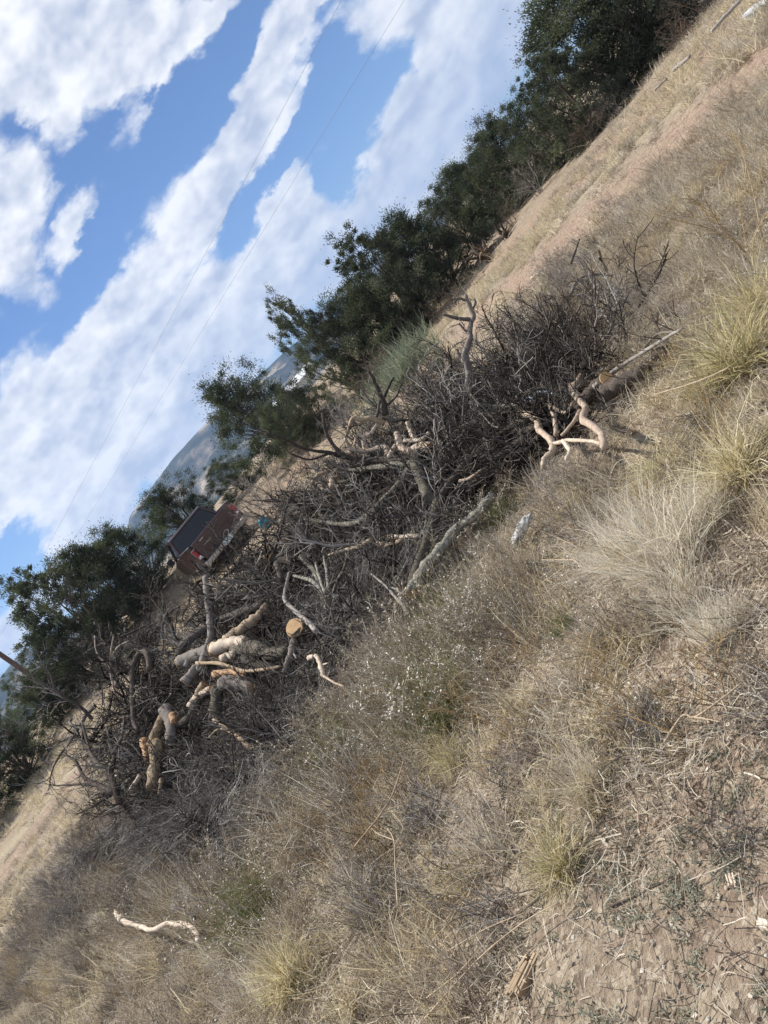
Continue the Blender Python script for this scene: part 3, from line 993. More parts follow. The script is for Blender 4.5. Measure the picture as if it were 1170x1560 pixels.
def ab(px, py):
    dx, dy = px - 585, py - 780
    return dx * CT - dy * ST, dx * ST + dy * CT


_f = np.array([(*ab(*p), cast(*p)[1]) for p in FRONT]); _f = _f[np.argsort(_f[:, 0])]
_r = np.array([(*ab(p[0], p[1]), p[2]) for p in RIDGE]); _r = _r[np.argsort(_r[:, 0])]


def pileY(px, py):
    a, b = ab(px, py)
    fb, fy = np.interp(a, _f[:, 0], _f[:, 1]), np.interp(a, _f[:, 0], _f[:, 2])
    rb, ry = np.interp(a, _r[:, 0], _r[:, 1]), np.interp(a, _r[:, 0], _r[:, 2])
    t = np.clip((fb - b) / (fb - rb + 1e-6), -.15, 1.0)
    return fy + (ry - fy) * t


def PP(px, py, dy=0.0):
    """a point on the brush pile's visible surface"""
    return P(px, py, float(pileY(px, py)) + dy)


_fw = np.array([cast(*p)[:2] for p in FRONT]); _rw = np.array([P(*p)[:2] for p in RIDGE])
PILE = np.concatenate([_fw, _rw[::-1]])


def in_pile(x, y):
    c = np.zeros(len(x), bool)
    n = len(PILE)
    for i in range(n):
        x1, y1 = PILE[i]; x2, y2 = PILE[(i + 1) % n]
        m = ((y1 > y) != (y2 > y)) & (x < (x2 - x1) * (y - y1) / (y2 - y1 + 1e-12) + x1)
        c ^= m
    return c


def plants(name, kinds, n, y0, y1, blobs, base, scl, r, tilt=.15, label=None, keep_track=.0, pile_ok=False, lift=0.0, clump=0.0):
    pt = field(r, n, y0, y1)
    w = zone(pt, blobs, base)
    td = track_dist(pt[:, 0], pt[:, 1])
    w = w * np.where(np.abs(td) < .62, keep_track, 1)
    if not pile_ok:
        w = w * ~in_pile(pt[:, 0], pt[:, 1])
    if clump:
        w = w * (.4 + 1.0 * sstep(-.25, .3, fbm(pt[:, 0] * clump, pt[:, 1] * clump, 3, len(name))))
    m = r.rand(n) < w
    pt = pt[m]
    k = len(pt)
    rot = np.stack([r.normal(size=k) * tilt, r.normal(size=k) * tilt, r.uniform(0, 6.28, k)], 1)
    s = r.uniform(scl[0], scl[1], k)
    xyz = pt[:, :3].copy(); xyz[:, 2] += lift
    return scatter(name, kinds, xyz, rot, s, r.randint(0, 100, k), label)


BARE = (1090, 1400, 420, 230, -48, -1.35)
RED1 = (1060, 600, 90, 45, -45, -.8)
r = RS(55)
# litter carpets the whole near ground
plants('straw_litter', ['litter'], 1500, .8, 7.5, [(1090, 1400, 400, 230, -48, -.5)], 1.0, (.8, 1.2), r, .03, 'broken straw and dry crumbs strewn over the near soil', .3, True)
plants('curly_grass', ['curly', 'curlystraw'], 5200, 1.0, 8.5, [BARE, RED1, (930, 760, 100, 40, -60, -.3)], .86, (.7, 1.35), r, .2, 'fine curly dry grass matted over the near ground', clump=1.6)
plants('thatch_grass', ['thatch'], 1700, 1.3, 9.5, [BARE, RED1, (930, 640, 60, 40, -50, -.4)], .5, (.45, .95), r, .25, 'tangled dead grass stems covering the slope below the brush pile', clump=1.9)
plants('pale_thatch', ['tanthatch', 'fluffy'], 1500, 1.3, 9.5, [(1000, 870, 110, 60, -50, .8), (1130, 520, 60, 90, -50, .7), (870, 1010, 70, 50, -50, .5), (780, 1180, 90, 50, -50, .4), (900, 790, 60, 30, -50, .5), (430, 1480, 60, 60, -50, .6), (1130, 1080, 70, 40, -50, .4)], .06, (.4, .8), r, .25, 'pale straw stems in bleached drifts on the slope', clump=1.3)
plants('grey_thatch', ['greythatch'], 1900, 1.3, 10, [(130, 1380, 170, 100, -50, .9), (620, 1300, 150, 80, -50, .6), (1130, 940, 80, 60, -50, .8), (830, 880, 80, 60, -50, .6), (760, 1080, 60, 60, -50, .5), (300, 1500, 90, 60, -50, .5), (1010, 1080, 90, 40, -40, .6)], .05, (.4, .9), r, .3, 'grey weathered stems between the bleached grass', clump=1.5)
plants('golden_thatch', ['goldthatch'], 900, 1.6, 10, [(510, 1260, 80, 60, -50, .9), (350, 1400, 60, 40, -50, .8), (780, 1110, 40, 40, -50, .8), (560, 1160, 50, 40, -50, .6), (1060, 1090, 70, 40, -40, .6), (900, 920, 50, 40, -50, .5)], .02, (.4, .8), r, .3, 'golden brown dead weeds in patches', clump=2.2)
plants('dry_grass', ['curly', 'curlystraw', 'short'], 7000, 8.5, 18, [(1100, 300, 200, 80, -45, .1)], .45, (.8, 1.6), r, .15, 'short dry grass between the brush pile and the track', .04, clump=.9)
plants('track_weeds', ['browntwig', 'short'], 2600, 7, 17, [(1080, 270, 150, 50, -48, .9), (960, 370, 110, 40, -48, .6), (1140, 330, 60, 90, -48, .5), (1000, 330, 200, 30, -48, .4)], .06, (.25, .5), r, .2, 'dark low brittle weeds between the track and the foreground', .0)
plants('verge_grass', ['strawfar', 'short'], 12000, 9, 30, [(935, 180, 210, 34, -48, -.6), (900, 270, 330, 18, -48, .6), (60, 1200, 200, 16, -48, .6), (560, 640, 60, 30, -50, .2), (1120, 90, 60, 22, -48, .4)], .11, (.7, 1.3), r, .1, 'tall pale straw grass along the far edge of the track', .0)
plants('low_weeds', ['rosette'], 2200, 1.0, 4.5, [(1080, 1350, 300, 260, -48, .9), (980, 1100, 150, 80, -48, .2)], .05, (.7, 1.4), r, .1, 'low grey green rosette weeds on the bare soil')
plants('grey_brush', ['twig', 'browntwig'], 2600, 1.6, 11, [(150, 1360, 180, 110, -50, .8), (330, 1460, 130, 60, -40, .3), (450, 1190, 160, 70, -50, .25), (640, 1280, 150, 120, -50, .5), (800, 900, 90, 60, -50, .4), (1110, 950, 90, 60, -50, .5), (850, 480, 90, 60, -50, .5), (950, 400, 80, 50, -50, .4), (1000, 1080, 90, 50, -40, .4)], .06, (.4, .85), r, .3, 'dead grey twiggy ground brush between the grasses', clump=1.2)
plants('dry_weeds', ['weed', 'tanweed'], 1500, 1.5, 9, [(640, 1050, 170, 90, -50, .7), (400, 1340, 130, 90, -50, .5), (550, 1260, 100, 80, -50, .5), (950, 980, 200, 60, -40, .3), BARE], .22, (.6, 1.1), r, .3, 'brittle dry weed stems standing between the grasses')
# __PART2__
# ------------------------------------------------------------------ junipers
def juniper_meshes(seed, sparse=False, mat='juniper', n_cl=230, leaf=(.02, .038)):
    """unit tree about 1 tall and 1 wide"""
    r = RS(seed)
    cl = []
    ph = r.uniform(0, 6.28, 5)
    while len(cl) < n_cl:
        z = r.uniform(.03, .97)
        w = (.5 * math.sin(math.pi * min(1, (z + .22) / 1.24)) ** .6) * (1.08 - .2 * z)
        a = r.uniform(0, 6.28)
        lob = 1 + .28 * math.sin(2 * a + ph[0] + 5 * z) + .2 * math.sin(3 * a + ph[1] - 7 * z) + .13 * math.sin(7 * a + ph[2])
        q = r.uniform(.25 if not sparse else .45, 1) ** .6
        cl.append((math.cos(a) * w * lob * q, math.sin(a) * w * lob * q, z * (1 + .07 * r.normal()), q))
    cl = np.array(cl)
    g = Geo()
    per = 210 if not sparse else 130
    rad = (.03, .07) if not sparse else (.018, .045)
    C = np.repeat(cl, per, 0)
    rr_ = np.repeat(r.uniform(rad[0], rad[1], n_cl), per)
    K = len(C)
    d = r.normal(size=(K, 3))
    loose = r.rand(K) < (.16 if not sparse else .04)
    pos = C[:, :3] + d * (rr_ * np.where(loose, 1.15, .62))[:, None] * np.array([1.1, 1.1, .9])
    pos[:, 2] = np.maximum(pos[:, 2], .02)
    out = np.stack([C[:, 0], C[:, 1], np.full(K, .30)], 1); out /= np.linalg.norm(out, axis=1, keepdims=True)
    dr = d * .5 + out * .9 + r.normal(size=(K, 3)) * .45; dr /= np.linalg.norm(dr, axis=1, keepdims=True)
    ln = r.uniform(leaf[0], leaf[1], K) * .5
    Pt = pos[:, None, :] + dr[:, None, :] * (np.linspace(-.5, .5, 2)[None, :, None] * ln[:, None, None])
    side = np.cross(dr, r.normal(size=(K, 3))); side /= np.linalg.norm(side, axis=1, keepdims=True)
    tn = np.clip(np.repeat(r.uniform(.1, .75, n_cl), per) + r.normal(size=K) * .2, 0, 1)
    g.ribbons(Pt, np.array([.9, .35])[None, :] * (ln * .30)[:, None], side, tn)
    crown = g.mesh('crown', M[mat], smooth=False)
    t = Geo()
    nst = 3
    for s in range(nst):
        a = r.uniform(0, 6.28)
        bough(r, t, (r.normal() * .015, r.normal() * .015, -.02), (math.cos(a) * .5, math.sin(a) * .5, 1), r.uniform(.6, .85), .022, 3, n=7, kids=(9, 5), curl=.6, ang=.9,
              ratio=.5, rmin=.0018, gravity=.3, sides=(6, 4, 3), tone=(.2, .8), kidfrom=.18)
    # limbs out to a share of the clumps
    sel = cl[r.choice(n_cl, 26, False)][:, :3]
    st = np.stack([sel[:, 0] * .12, sel[:, 1] * .12, sel[:, 2] * .35], 1)
    mid = (st + sel) / 2 + r.normal(size=sel.shape) * .03
    Pt = np.stack([st, (st + mid) / 2, mid, (mid + sel) / 2, sel], 1)
    t.tubes(Pt, np.linspace(.010, .0025, 5)[None, :] * np.ones((26, 1)), 4, r.uniform(.2, .8, 26))
    return crown, t.mesh('trunk', M['trunk'])


JUN = [juniper_meshes(201), juniper_meshes(202, n_cl=260), juniper_meshes(203, n_cl=200), juniper_meshes(204, True, n_cl=330), juniper_meshes(205, n_cl=240)]
PALE = juniper_meshes(206, True, 'pale_tree', 200)

TREES = [
    # base px, depth, top px, width px, variant, spin, label, name
    ((955, 165), 20.0, (850, -28), 215, 1, .3, 'tallest dark juniper of the row, its crown cut by the top edge', 'juniper_tree'),
    ((905, 200), 19.2, (822, 88), 120, 3, 1.2, 'open crowned juniper with gaps of sky just downhill of the tallest one', 'juniper_tree'),
    ((1010, 95), 19.5, (905, -30), 150, 0, 2.2, 'dark green juniper standing beside the brown leafless brush at the top edge', 'juniper_tree'),
    ((1045, 55), 20.5, (940, -60), 150, 4, 4.1, 'juniper furthest up the slope behind the large brown leafless thicket', 'juniper_tree'),
    ((862, 245), 22.0, (783, 158), 105, 2, .5, 'low round juniper with a thin dead stick beside its top', 'juniper_tree'),
    ((828, 290), 24.0, (735, 195), 115, 4, 2.0, 'bushy juniper second below the low round one in the row', 'juniper_tree'),
    ((795, 320), 26.0, (715, 235), 105, 0, 3.5, 'dense juniper above the grey dead shrub on the bank', 'juniper_tree'),
    ((762, 345), 27.0, (680, 262), 100, 1, 5.0, 'hazy juniper with a feathery top where the row meets the far mountain', 'juniper_tree'),
    ((735, 385), 27.5, (655, 305), 100, 2, .9, 'dark juniper just above the torn stumps', 'juniper_tree'),
    ((700, 445), 24.0, (590, 345), 150, 1, 2.8, 'broad dark juniper downhill of the torn stumps', 'juniper_tree'),
    ((655, 495), 22.5, (532, 372), 150, 3, 1.9, 'juniper with open twisting upper branches showing cloud, in the middle of the row', 'juniper_tree'),
    ((625, 520), 22.0, (548, 430), 130, 4, .2, 'dense dark juniper behind the sage green bush', 'juniper_tree'),
    ((575, 560), 23.0, (498, 462), 120, 0, 4.4, 'mid green juniper above the bare earth bank', 'juniper_tree'),
    ((540, 585), 23.5, (428, 468), 92, 3, 3.3, 'thin grey green juniper with a see-through crown against the cloud', 'juniper_tree'),
    ((490, 648), 26.0, (428, 600), 82, 2, 2.4, 'small bright green juniper bush beside the white roof', 'juniper_tree'),
    ((455, 665), 27.0, (400, 622), 70, 4, 5.4, 'little olive juniper between the round juniper and the bright green bush', 'juniper_tree'),
    ((428, 676), 29.0, (325, 582), 128, 0, .7, 'round headed juniper standing alone in front of the mountain peak', 'juniper_tree'),
    ((368, 745), 31.0, (322, 712), 72, 2, 3.9, 'small dark juniper above the patch of pink earth beyond the pickup', 'juniper_tree'),
    ((310, 808), 31.0, (226, 756), 100, 0, 1.5, 'rounded juniper beyond the front of the brown pickup', 'juniper_tree'),
    ((252, 905), 29.0, (155, 815), 120, 4, 2.6, 'dense juniper directly downhill of the pickup', 'juniper_tree'),
    ((205, 945), 28.0, (105, 840), 125, 1, 5.9, 'dark juniper filling the middle of the large left clump', 'juniper_tree'),
    ((175, 1000), 27.0, (35, 880), 150, 3, .0, 'tall juniper with ragged open top branches against bright cloud at the far left', 'juniper_tree'),
    ((150, 1040), 26.5, (60, 960), 120, 2, 1.1, 'low dark juniper skirt under the ragged tall one', 'juniper_tree'),
    ((108, 1100), 26.0, (38, 1040), 88, 0, 4.8, 'small dense juniper hiding the foot of the leaning brown pole', 'juniper_tree'),
    ((48, 1195), 24.0, (-35, 1110), 120, 1, 3.0, 'dark rounded juniper at the left edge above the track', 'juniper_tree'),
    ((-20, 1290), 23.0, (-110, 1200), 130, 4, 2.0, 'juniper just out past the left edge of the row', 'juniper_tree'),
]
for (bx, by), Y, (tx, ty), wpx, vi, sp, lab, nm in TREES:
    b = P(bx, by, Y); z0 = float(terrain(b[0], Y)); top = P(tx, ty, Y)
    # height along the trunk from the sight line of the top, measured at the tree's own distance
    h = max(1.0, top[2] - z0)
    x = (b[0] + top[0]) / 2 if abs(b[0] - top[0]) < 1.5 else b[0]
    w = wpx * Y / FPX
    root = thing(nm, lab, 'tree', (x, Y, z0 - .05), (0, 0, sp), 'junipers in the row beyond the track', (w * 1.06, w * 1.06, h * 1.04))
    cr, tr = JUN[vi]
    link('crown', cr, root); link('trunk', tr, root)
for (bx, by, Y, tx, ty, wpx, sp, lab) in [
    (75, 1075, 44, 15, 1020, 90, 1.0, 'pale hazy green tree behind the small dense juniper near the leaning pole'),
    (20, 1120, 46, -20, 1075, 90, 2.0, 'pale grey green tree furthest off, below the blue mountain at the left edge')]:
    b = P(bx, by, Y); z0 = float(terrain(b[0], Y)); top = P(tx, ty, Y); w = wpx * Y / FPX
    root = thing('pale_tree', lab, 'tree', (b[0], Y, z0 - .05), (0, 0, sp), None, (w, w, max(1.0, top[2] - z0)))
    link('crown', PALE[0], root); link('trunk', PALE[1], root)

# ------------------------------------------------------------------ shrubs that stand alone
BIGTWIG = [v_twigshrub(300, 'brown_twig', .55, 16, 1.1), v_twigshrub(301, 'grey_twig', .55, 16, 1.2), v_twigshrub(302, 'brown_twig', .5, 14, 1.3)]
for px, py, Y, sc, vi, lab in [
    (1082, 25, 17.5, 2.6, 0, 'large brown leafless thicket at the top edge beside the lying rails'),
    (1052, 62, 16.8, 1.5, 2, 'brown leafless shrub wrapped around a thin rusty hoop'),
    (940, 175, 18.5, 1.5, 1, 'grey bare shrub at the foot of the tallest juniper'),
    (896, 212, 18.6, 1.7, 0, 'tan bare shrub in front of the open crowned juniper'),
    (822, 292, 21.5, 1.9, 1, 'grey dead shrub lying on the red bank'),
    (770, 335, 22.5, 1.6, 2, 'brown bare shrub just uphill of the torn stumps'),
    (560, 575, 21.0, 2.2, 0, 'brown leafless bush on the bare earth bank beneath the mid green juniper'),
    (520, 625, 20.0, 1.8, 1, 'grey leafless bush on the bare earth below the see-through juniper'),
    (455, 700, 21.0, 2.2, 2, 'brown thicket under the bright green juniper bush'),
    (398, 745, 20.5, 2.8, 1, 'wide grey leafless thicket between the round headed juniper and the pickup'),
    (352, 752, 22.5, 1.8, 1, 'dull grey thicket standing right beside the tailgate of the pickup'),
    (262, 905, 22.0, 1.8, 0, 'brown dead shrub at the foot of the junipers beside the pickup'),
    (190, 985, 22.0, 2.2, 1, 'grey bare shrub at the foot of the large left clump'),
    (110, 1120, 21.0, 1.5, 2, 'brown dead shrub beside the small dense juniper'),
    (705, 470, 19.0, 1.6, 0, 'dry brown shrub below the broad juniper'),
]:
    p = cast(px, py) if Y is None else P(px, py, Y)
    z0 = float(terrain(p[0], p[1]))
    s = thing('bare_shrub', lab, 'shrub', (p[0], p[1], z0 - .03), (0, 0, px * .37), 'leafless shrubs along the tree row', sc)
    link('branches', BIGTWIG[vi], s)

b = cast(648, 612)
s = thing('sage_bush', 'rounded sage green bush on the far side of the brush pile', 'bush', (b[0], b[1], b[2] - .05), (0, 0, .4), None, (2.0, 1.5, 1.75))
link('foliage', v_sage(310), s)
link('stems', v_twigshrub(311, 'brown_twig', .4, 14, .8), s)

# ------------------------------------------------------------------ traced dead wood
def disc(r, rad, n=14):
    g = Geo()
    a = np.arange(n) * 2 * math.pi / n
    rr_ = rad * (1 + r.normal(size=n) * .05)
    v = np.concatenate([[[0, 0, .002]], np.stack([np.cos(a) * rr_, np.sin(a) * rr_, 0 * a], 1), np.stack([np.cos(a) * rr_, np.sin(a) * rr_, 0 * a - .006], 1)])
    t = [(0, 1 + i, 1 + (i + 1) % n) for i in range(n)]
    q = [(1 + i, 1 + n + i, 1 + n + (i + 1) % n, 1 + (i + 1) % n) for i in range(n)]
    return g.add(v, q, t)


WOODS = []


def wood(name, label, cat, polys, mat='bark_grey', faces=(), twigs=0, twl=.3, group=None, seed=0, tone=.5, fmat='cut', dy=-0.34, twmat=None):
    """polys: (pixel points, radius px at start, at end, depth offset start, end[, material])"""
    r = RS(400 + seed)
    W = []
    for pl in polys:
        pts, ra, rb, d0, d1 = pl[:5]
        n = len(pts)
        w = np.array([PP(x, y, dy + d0 + (d1 - d0) * i / max(1, n - 1)) for i, (x, y) in enumerate(pts)])
        k = max(9, 5 * (n - 1) + 1)
        c = catmull(w, k)
        c[1:-1] += r.normal(size=(k - 2, 3)) * ra * .0004
        dep = c[:, 1].mean()
        R = np.linspace(ra, rb, k) * dep / FPX * 1.1 * (1 + .07 * np.sin(np.linspace(0, k * .33, k) + seed) * np.sin(np.linspace(0, 3.14, k)))
        W.append((c, R, pl[5] if len(pl) > 5 else mat))
    org = W[0][0][0]
    zfloor = float(terrain(org[0], org[1]))
    root = thing(name, label, cat, org, (0, 0, 0), group)
    mp_ = polys[0][0][len(polys[0][0]) // 2]
    WOODS.append((' '.join(label.split()[:5]), mp_))
    made = []
    for i, (c, R, mt) in enumerate(W):
        g = Geo()
        sides = 12 if R[0] > .02 else 7
        g.tubes((c - org)[None], R[None], sides, np.array([tone + r.normal() * .05]), caps=True, rough=.22, rr=r)
        made.append(link('stem' if i == 0 else 'side_branch', g.mesh('stem', M[mt]), root))
    for (pi, end) in faces:
        c, R, _ = W[pi]
        if end == 0:
            nrm = c[0] - c[3]; at = c[0]; rad = R[0]
        else:
            nrm = c[-1] - c[-4]; at = c[-1]; rad = R[-1]
        nrm = Vector(nrm).normalized()
        o = link('cut_face', disc(r, rad * 1.06).mesh('cut_face', M[fmat], False), root, at - org + np.array(nrm) * .010)
        o.rotation_euler = nrm.to_track_quat('Z', 'Y').to_euler()
    if twigs:
        g = Geo()
        for t in range(twigs):
            c, R, _ = W[r.randint(len(W))]
            j = r.randint(len(c) // 4, len(c))
            d = r.normal(size=3); d[2] = abs(d[2]) * .6
            bough(r, g, c[j] - org, d, twl * r.uniform(.4, 1.2), .0045, 2, n=5, kids=4, curl=.7, ang=.8, ratio=.5, rmin=.0016, tone=(.1, .9), sides=(4, 3))
        tag(link('fine_twigs', g.mesh('fine_twigs', M[twmat or 'dark_twig']), root), kind='stuff')
    return root


BR = 'cut branches in the brush pile'
wood('forked_branch', 'pale peeled branch forking like an antler at the uphill end', 'branch',
     [([(795, 628), (816, 638), (822, 654), (839, 670), (842, 686), (830, 699), (827, 712)], 6.5, 3, -.25, -.35),
      ([(842, 676), (868, 671), (900, 672), (916, 676)], 3.5, 2.6, -.33, -.35), ([(858, 672), (868, 686), (863, 699)], 3.6, 3.2, -.33, -.45)], 'peeled', [(0, 0)], seed=1, tone=.62)
wood('arched_root', 'pale twisted root arching below the round cut log at the uphill end', 'root',
     [([(871, 589), (876, 600), (892, 621), (887, 638), (910, 654), (920, 670), (920, 682)], 6.5, 4, -.25, -.35),
      ([(886, 557), (884, 576), (873, 592)], 4.5, 6, -.2, -.25), ([(855, 664), (871, 647), (884, 625)], 2.5, 3, -.25, -.3)], 'peeled', [(0, 0)], seed=2, tone=.5)
wood('thin_peg', 'short upright pale stub crossing the antler shaped branch', 'branch', [([(837, 617), (845, 638), (847, 662)], 3.2, 3.4, -.3, -.3), ([(837, 617), (858, 628), (868, 622), (874, 612)], 2.6, 2.4, -.3, -.25)], 'peeled', seed=3, tone=.48)
wood('cut_log', 'brown log with a round orange cut end at the uphill end of the pile', 'log',
     [([(923, 577), (908, 590), (893, 606), (880, 622)], 9.5, 9, -.5, -.15)], 'bark_dark', [(0, 0)], seed=4, tone=.55)
wood('hollow_log', 'thick dark log running back uphill from behind the round cut end', 'log',
     [([(915, 602), (940, 588), (968, 570), (990, 552), (1022, 522)], 14, 7, -.25, .0), ([(905, 575), (930, 562), (955, 547)], 8, 6, -.1, 0)], 'bark_dark', [(0, 0)], 6, .35, seed=5, tone=.5, fmat='bark_dark')
wood('dead_branch', 'grey bleached stick lying over the thick dark log toward the straw bunches', 'branch',
     [([(905, 590), (950, 556), (1003, 522), (1040, 500)], 4, 2, -.5, -.3), ([(975, 540), (1000, 510), (1030, 505)], 2.4, 1.4, -.35, -.3)], 'bark_grey', (), 5, .3, seed=6, tone=.7)
wood('dead_branch', 'curved dark stick standing up in front of the pale straw bunch, forked near its middle', 'branch',
     [([(985, 505), (987, 490), (1001, 472), (1014, 451), (1019, 433)], 3, 2.2, 0, 0), ([(1001, 473), (1019, 482)], 2, 1.2, 0, 0)], 'bark_dark', seed=7, tone=.4)
wood('dead_branch', 'dark stick rising from the pile with an arm reaching level toward the straw bunch', 'branch',
     [([(895, 565), (900, 545), (908, 531), (921, 505), (938, 490)], 3.6, 2.2, 0, 0), ([(912, 523), (947, 508), (980, 505), (1003, 505)], 2, 1.4, 0, .1)], 'bark_dark', (), 3, .2, seed=8, tone=.45)
wood('dead_branch', 'long lichen covered branch lying level above the dark heart of the pile', 'branch',
     [([(829, 613), (800, 617), (757, 621), (718, 616), (680, 616), (650, 622)], 6, 2.2, -.1, -.1), ([(800, 622), (757, 629), (718, 630)], 3.6, 2, -.15, -.1), ([(700, 616), (690, 608), (660, 606)], 2, 1.2, -.1, -.05)], 'bark_lichen', [(0, 0)], 8, .3, seed=9, tone=.5)
wood('forked_log', 'long lichened V shaped log whose reddish butt points down at the dry weeds', 'trunk',
     [([(627, 903), (645, 841), (659, 798), (668, 766), (685, 737), (720, 696), (774, 654), (806, 640)], 8.5, 4.5, -.35, -.25),
      ([(629, 900), (639, 879), (653, 857), (677, 830), (694, 806), (720, 786), (752, 752)], 9.5, 6, -.38, -.3),
      ([(700, 713), (725, 706), (760, 692), (790, 668)], 4, 3, -.15, -.1)], 'bark_lichen', [(0, 0)], 10, .3, seed=10, tone=.52, fmat='orange_wood')
wood('dead_branch', 'pale stick with a sharp broken tip lying across the V shaped trunk', 'branch', [([(700, 733), (716, 728), (735, 715)], 2.6, 1.8, -.45, -.4)], 'peeled', seed=11)
wood('arched_branch', 'long dark branch sweeping in an arch across the top middle of the pile', 'branch',
     [([(661, 684), (621, 700), (583, 700), (543, 700), (519, 690), (499, 664), (491, 629)], 5.5, 2, -.1, -.1),
      ([(560, 700), (537, 699), (502, 690), (467, 684), (429, 667), (404, 660)], 3.4, 1.4, -.1, .0), ([(499, 692), (470, 700), (440, 690)], 2, 1, 0, 0)], 'bark_dark', (), 9, .35, seed=12, tone=.42)
wood('dead_branch', 'grey barked limb running level just beneath the long dark arch', 'branch',
     [([(640, 702), (598, 709), (566, 713), (531, 716), (496, 702)], 6, 2.2, -.2, -.15), ([(560, 714), (540, 728), (511, 735), (470, 728)], 3, 1.5, -.15, -.1)], 'bark_lichen', (), 8, .3, seed=13, tone=.35)
wood('crooked_trunk', 'dark crooked trunk dropping from the hub of the pile with a cracked lower end', 'trunk',
     [([(636, 690), (632, 706), (639, 725), (653, 757)], 8, 7, -.3, -.45)], 'bark_lichen', [(0, 1)], 4, .3, seed=14, tone=.42, fmat='bark_grey')
wood('curved_branch', 'green lichened branch curving down and out from the hub of the pile', 'branch',
     [([(626, 712), (610, 737), (583, 763), (560, 786), (534, 798), (496, 795), (464, 790)], 6, 2.6, -.35, -.25)], 'bark_lichen', (), 10, .35, seed=15, tone=.48)
wood('dead_branch', 'dark slender bough reaching out level toward the turquoise bag', 'branch',
     [([(600, 742), (560, 757), (517, 767), (482, 771), (444, 776)], 4, 1.6, -.2, -.1)], 'bark_dark', (), 10, .35, seed=16, tone=.45)
wood('dead_branch', 'thin dark bough above the slender one, ending in loose twigs over bare ground', 'branch',
     [([(566, 728), (543, 745), (511, 754), (479, 761), (440, 764), (397, 763)], 3.4, 1.2, -.1, .1)], 'bark_dark', (), 10, .35, seed=17, tone=.5)
wood('peeled_crotch', 'thick pale peeled crotch of wood with a sawn end on top of the pile', 'branch',
     [([(658, 681), (646, 680), (633, 684), (620, 688), (610, 678), (605, 660)], 7.5, 5, -.15, -.15), ([(633, 670), (625, 656), (620, 642)], 4, 3, -.15, -.1),
      ([(654, 659), (642, 670), (616, 671)], 3, 2.6, -.2, -.2), ([(592, 697), (604, 676)], 3.2, 3, -.2, -.15)], 'peeled', [(0, 0)], 0, seed=18, tone=.58)
wood('dead_branch', 'bent tan branch lying level beside the thick peeled crotch', 'branch',
     [([(591, 695), (586, 681), (560, 687), (535, 684), (526, 668)], 4.2, 2.4, -.1, -.1)], 'peeled', (), 3, .2, seed=19, tone=.4)
wood('dead_branch', 'hooked tan branch topmost above the open ground at the middle of the pile', 'branch',
     [([(586, 645), (565, 637), (552, 640), (538, 637), (533, 648), (528, 664)], 3.8, 2.2, .0, .0), ([(556, 640), (545, 648), (541, 655)], 2.2, 1.6, .0, .0)], 'tan_wood', (), 4, .2, seed=20, tone=.6)
wood('dead_branch', 'pale crooked fork between the hooked branch and the peeled crotch', 'branch',
     [([(557, 686), (555, 668), (566, 660), (574, 646)], 4.2, 2.2, -.05, .0), ([(556, 666), (545, 662), (540, 678)], 2.4, 1.6, -.05, 0)], 'peeled', (), 2, .2, seed=21, tone=.5)
wood('dead_branch', 'dark branch with upright twigs standing in front of the sage green bush', 'branch',
     [([(588, 632), (584, 612), (574, 590), (566, 572), (561, 565)], 4.2, 1.6, 0, .0), ([(583, 612), (592, 590), (600, 575)], 2.2, 1.2, 0, 0), ([(590, 618), (604, 603), (612, 585)], 2.2, 1.2, 0, 0), ([(574, 635), (578, 615), (580, 600)], 2.2, 1.6, 0, 0)], 'bark_dark', (), 5, .2, seed=22, tone=.5)
wood('twisted_stub', 'pair of pale stubs with dark bark downhill of the hooked tan branch', 'branch',
     [([(506, 744), (508, 722)], 5.2, 4.6, -.1, -.1), ([(500, 717), (484, 724), (473, 738)], 3, 2.2, -.1, -.1), ([(515, 735), (513, 722)], 3.2, 2.8, -.05, -.05)], 'tan_wood', [(0, 1)], 3, .2, seed=23, tone=.7)
wood('twisted_snag', 'twisted dead snag with short crooked arms standing up against the track', 'snag',
     [([(715, 600), (714, 560), (707, 544), (715, 518), (717, 492), (722, 482), (712, 459), (709, 449)], 5.6, 2.2, -.1, 0),
      ([(717, 487), (696, 485), (675, 479)], 3, 1.8, 0, 0), ([(712, 459), (700, 455), (691, 461)], 2, 1.3, 0, 0), ([(715, 508), (707, 502), (699, 492)], 2, 1.2, 0, 0),
      ([(707, 543), (699, 540), (696, 531)], 2.6, 1.8, 0, 0), ([(718, 475), (724, 462), (722, 455)], 2.2, 1.3, 0, 0)], 'bark_grey', (), 3, .12, seed=24, tone=.42)
# left half
wood('round_cut_log', 'short log with the largest round yellow sawn face, in the middle of the left half', 'log',
     [([(449, 957), (458, 966), (470, 985), (484, 1008)], 13, 14, -.55, .1)], 'bark_dark', [(0, 0)], 5, .3, seed=30, tone=.45)
wood('grey_prop', 'bare grey stick hanging straight below the large round sawn face', 'branch', [([(449, 976), (444, 995), (438, 1010), (432, 1024)], 6, 3.2, -.4, -.45), ([(444, 990), (452, 1003)], 2, 1.4, -.4, -.4)], 'bark_grey', seed=31, tone=.7)
wood('knobby_log', 'rough brown barked log lying level between the pale sawn chunks and the round sawn face', 'log',
     [([(360, 992), (388, 988), (414, 996), (440, 992)], 11, 9, -.3, -.2), ([(372, 1002), (395, 1012), (420, 1018)], 7, 4, -.32, -.25)], 'bark_lichen', [(0, 0)], 3, .25, seed=32, tone=.36, fmat='tan_wood')
wood('sawn_chunk', 'fat pale peeled chunk, sawn clean, on top of the knobby log', 'log', [([(326, 989), (345, 981), (362, 978), (376, 980)], 10, 8, -.38, -.3)], 'peeled', [(0, 0)], seed=33, tone=.68)
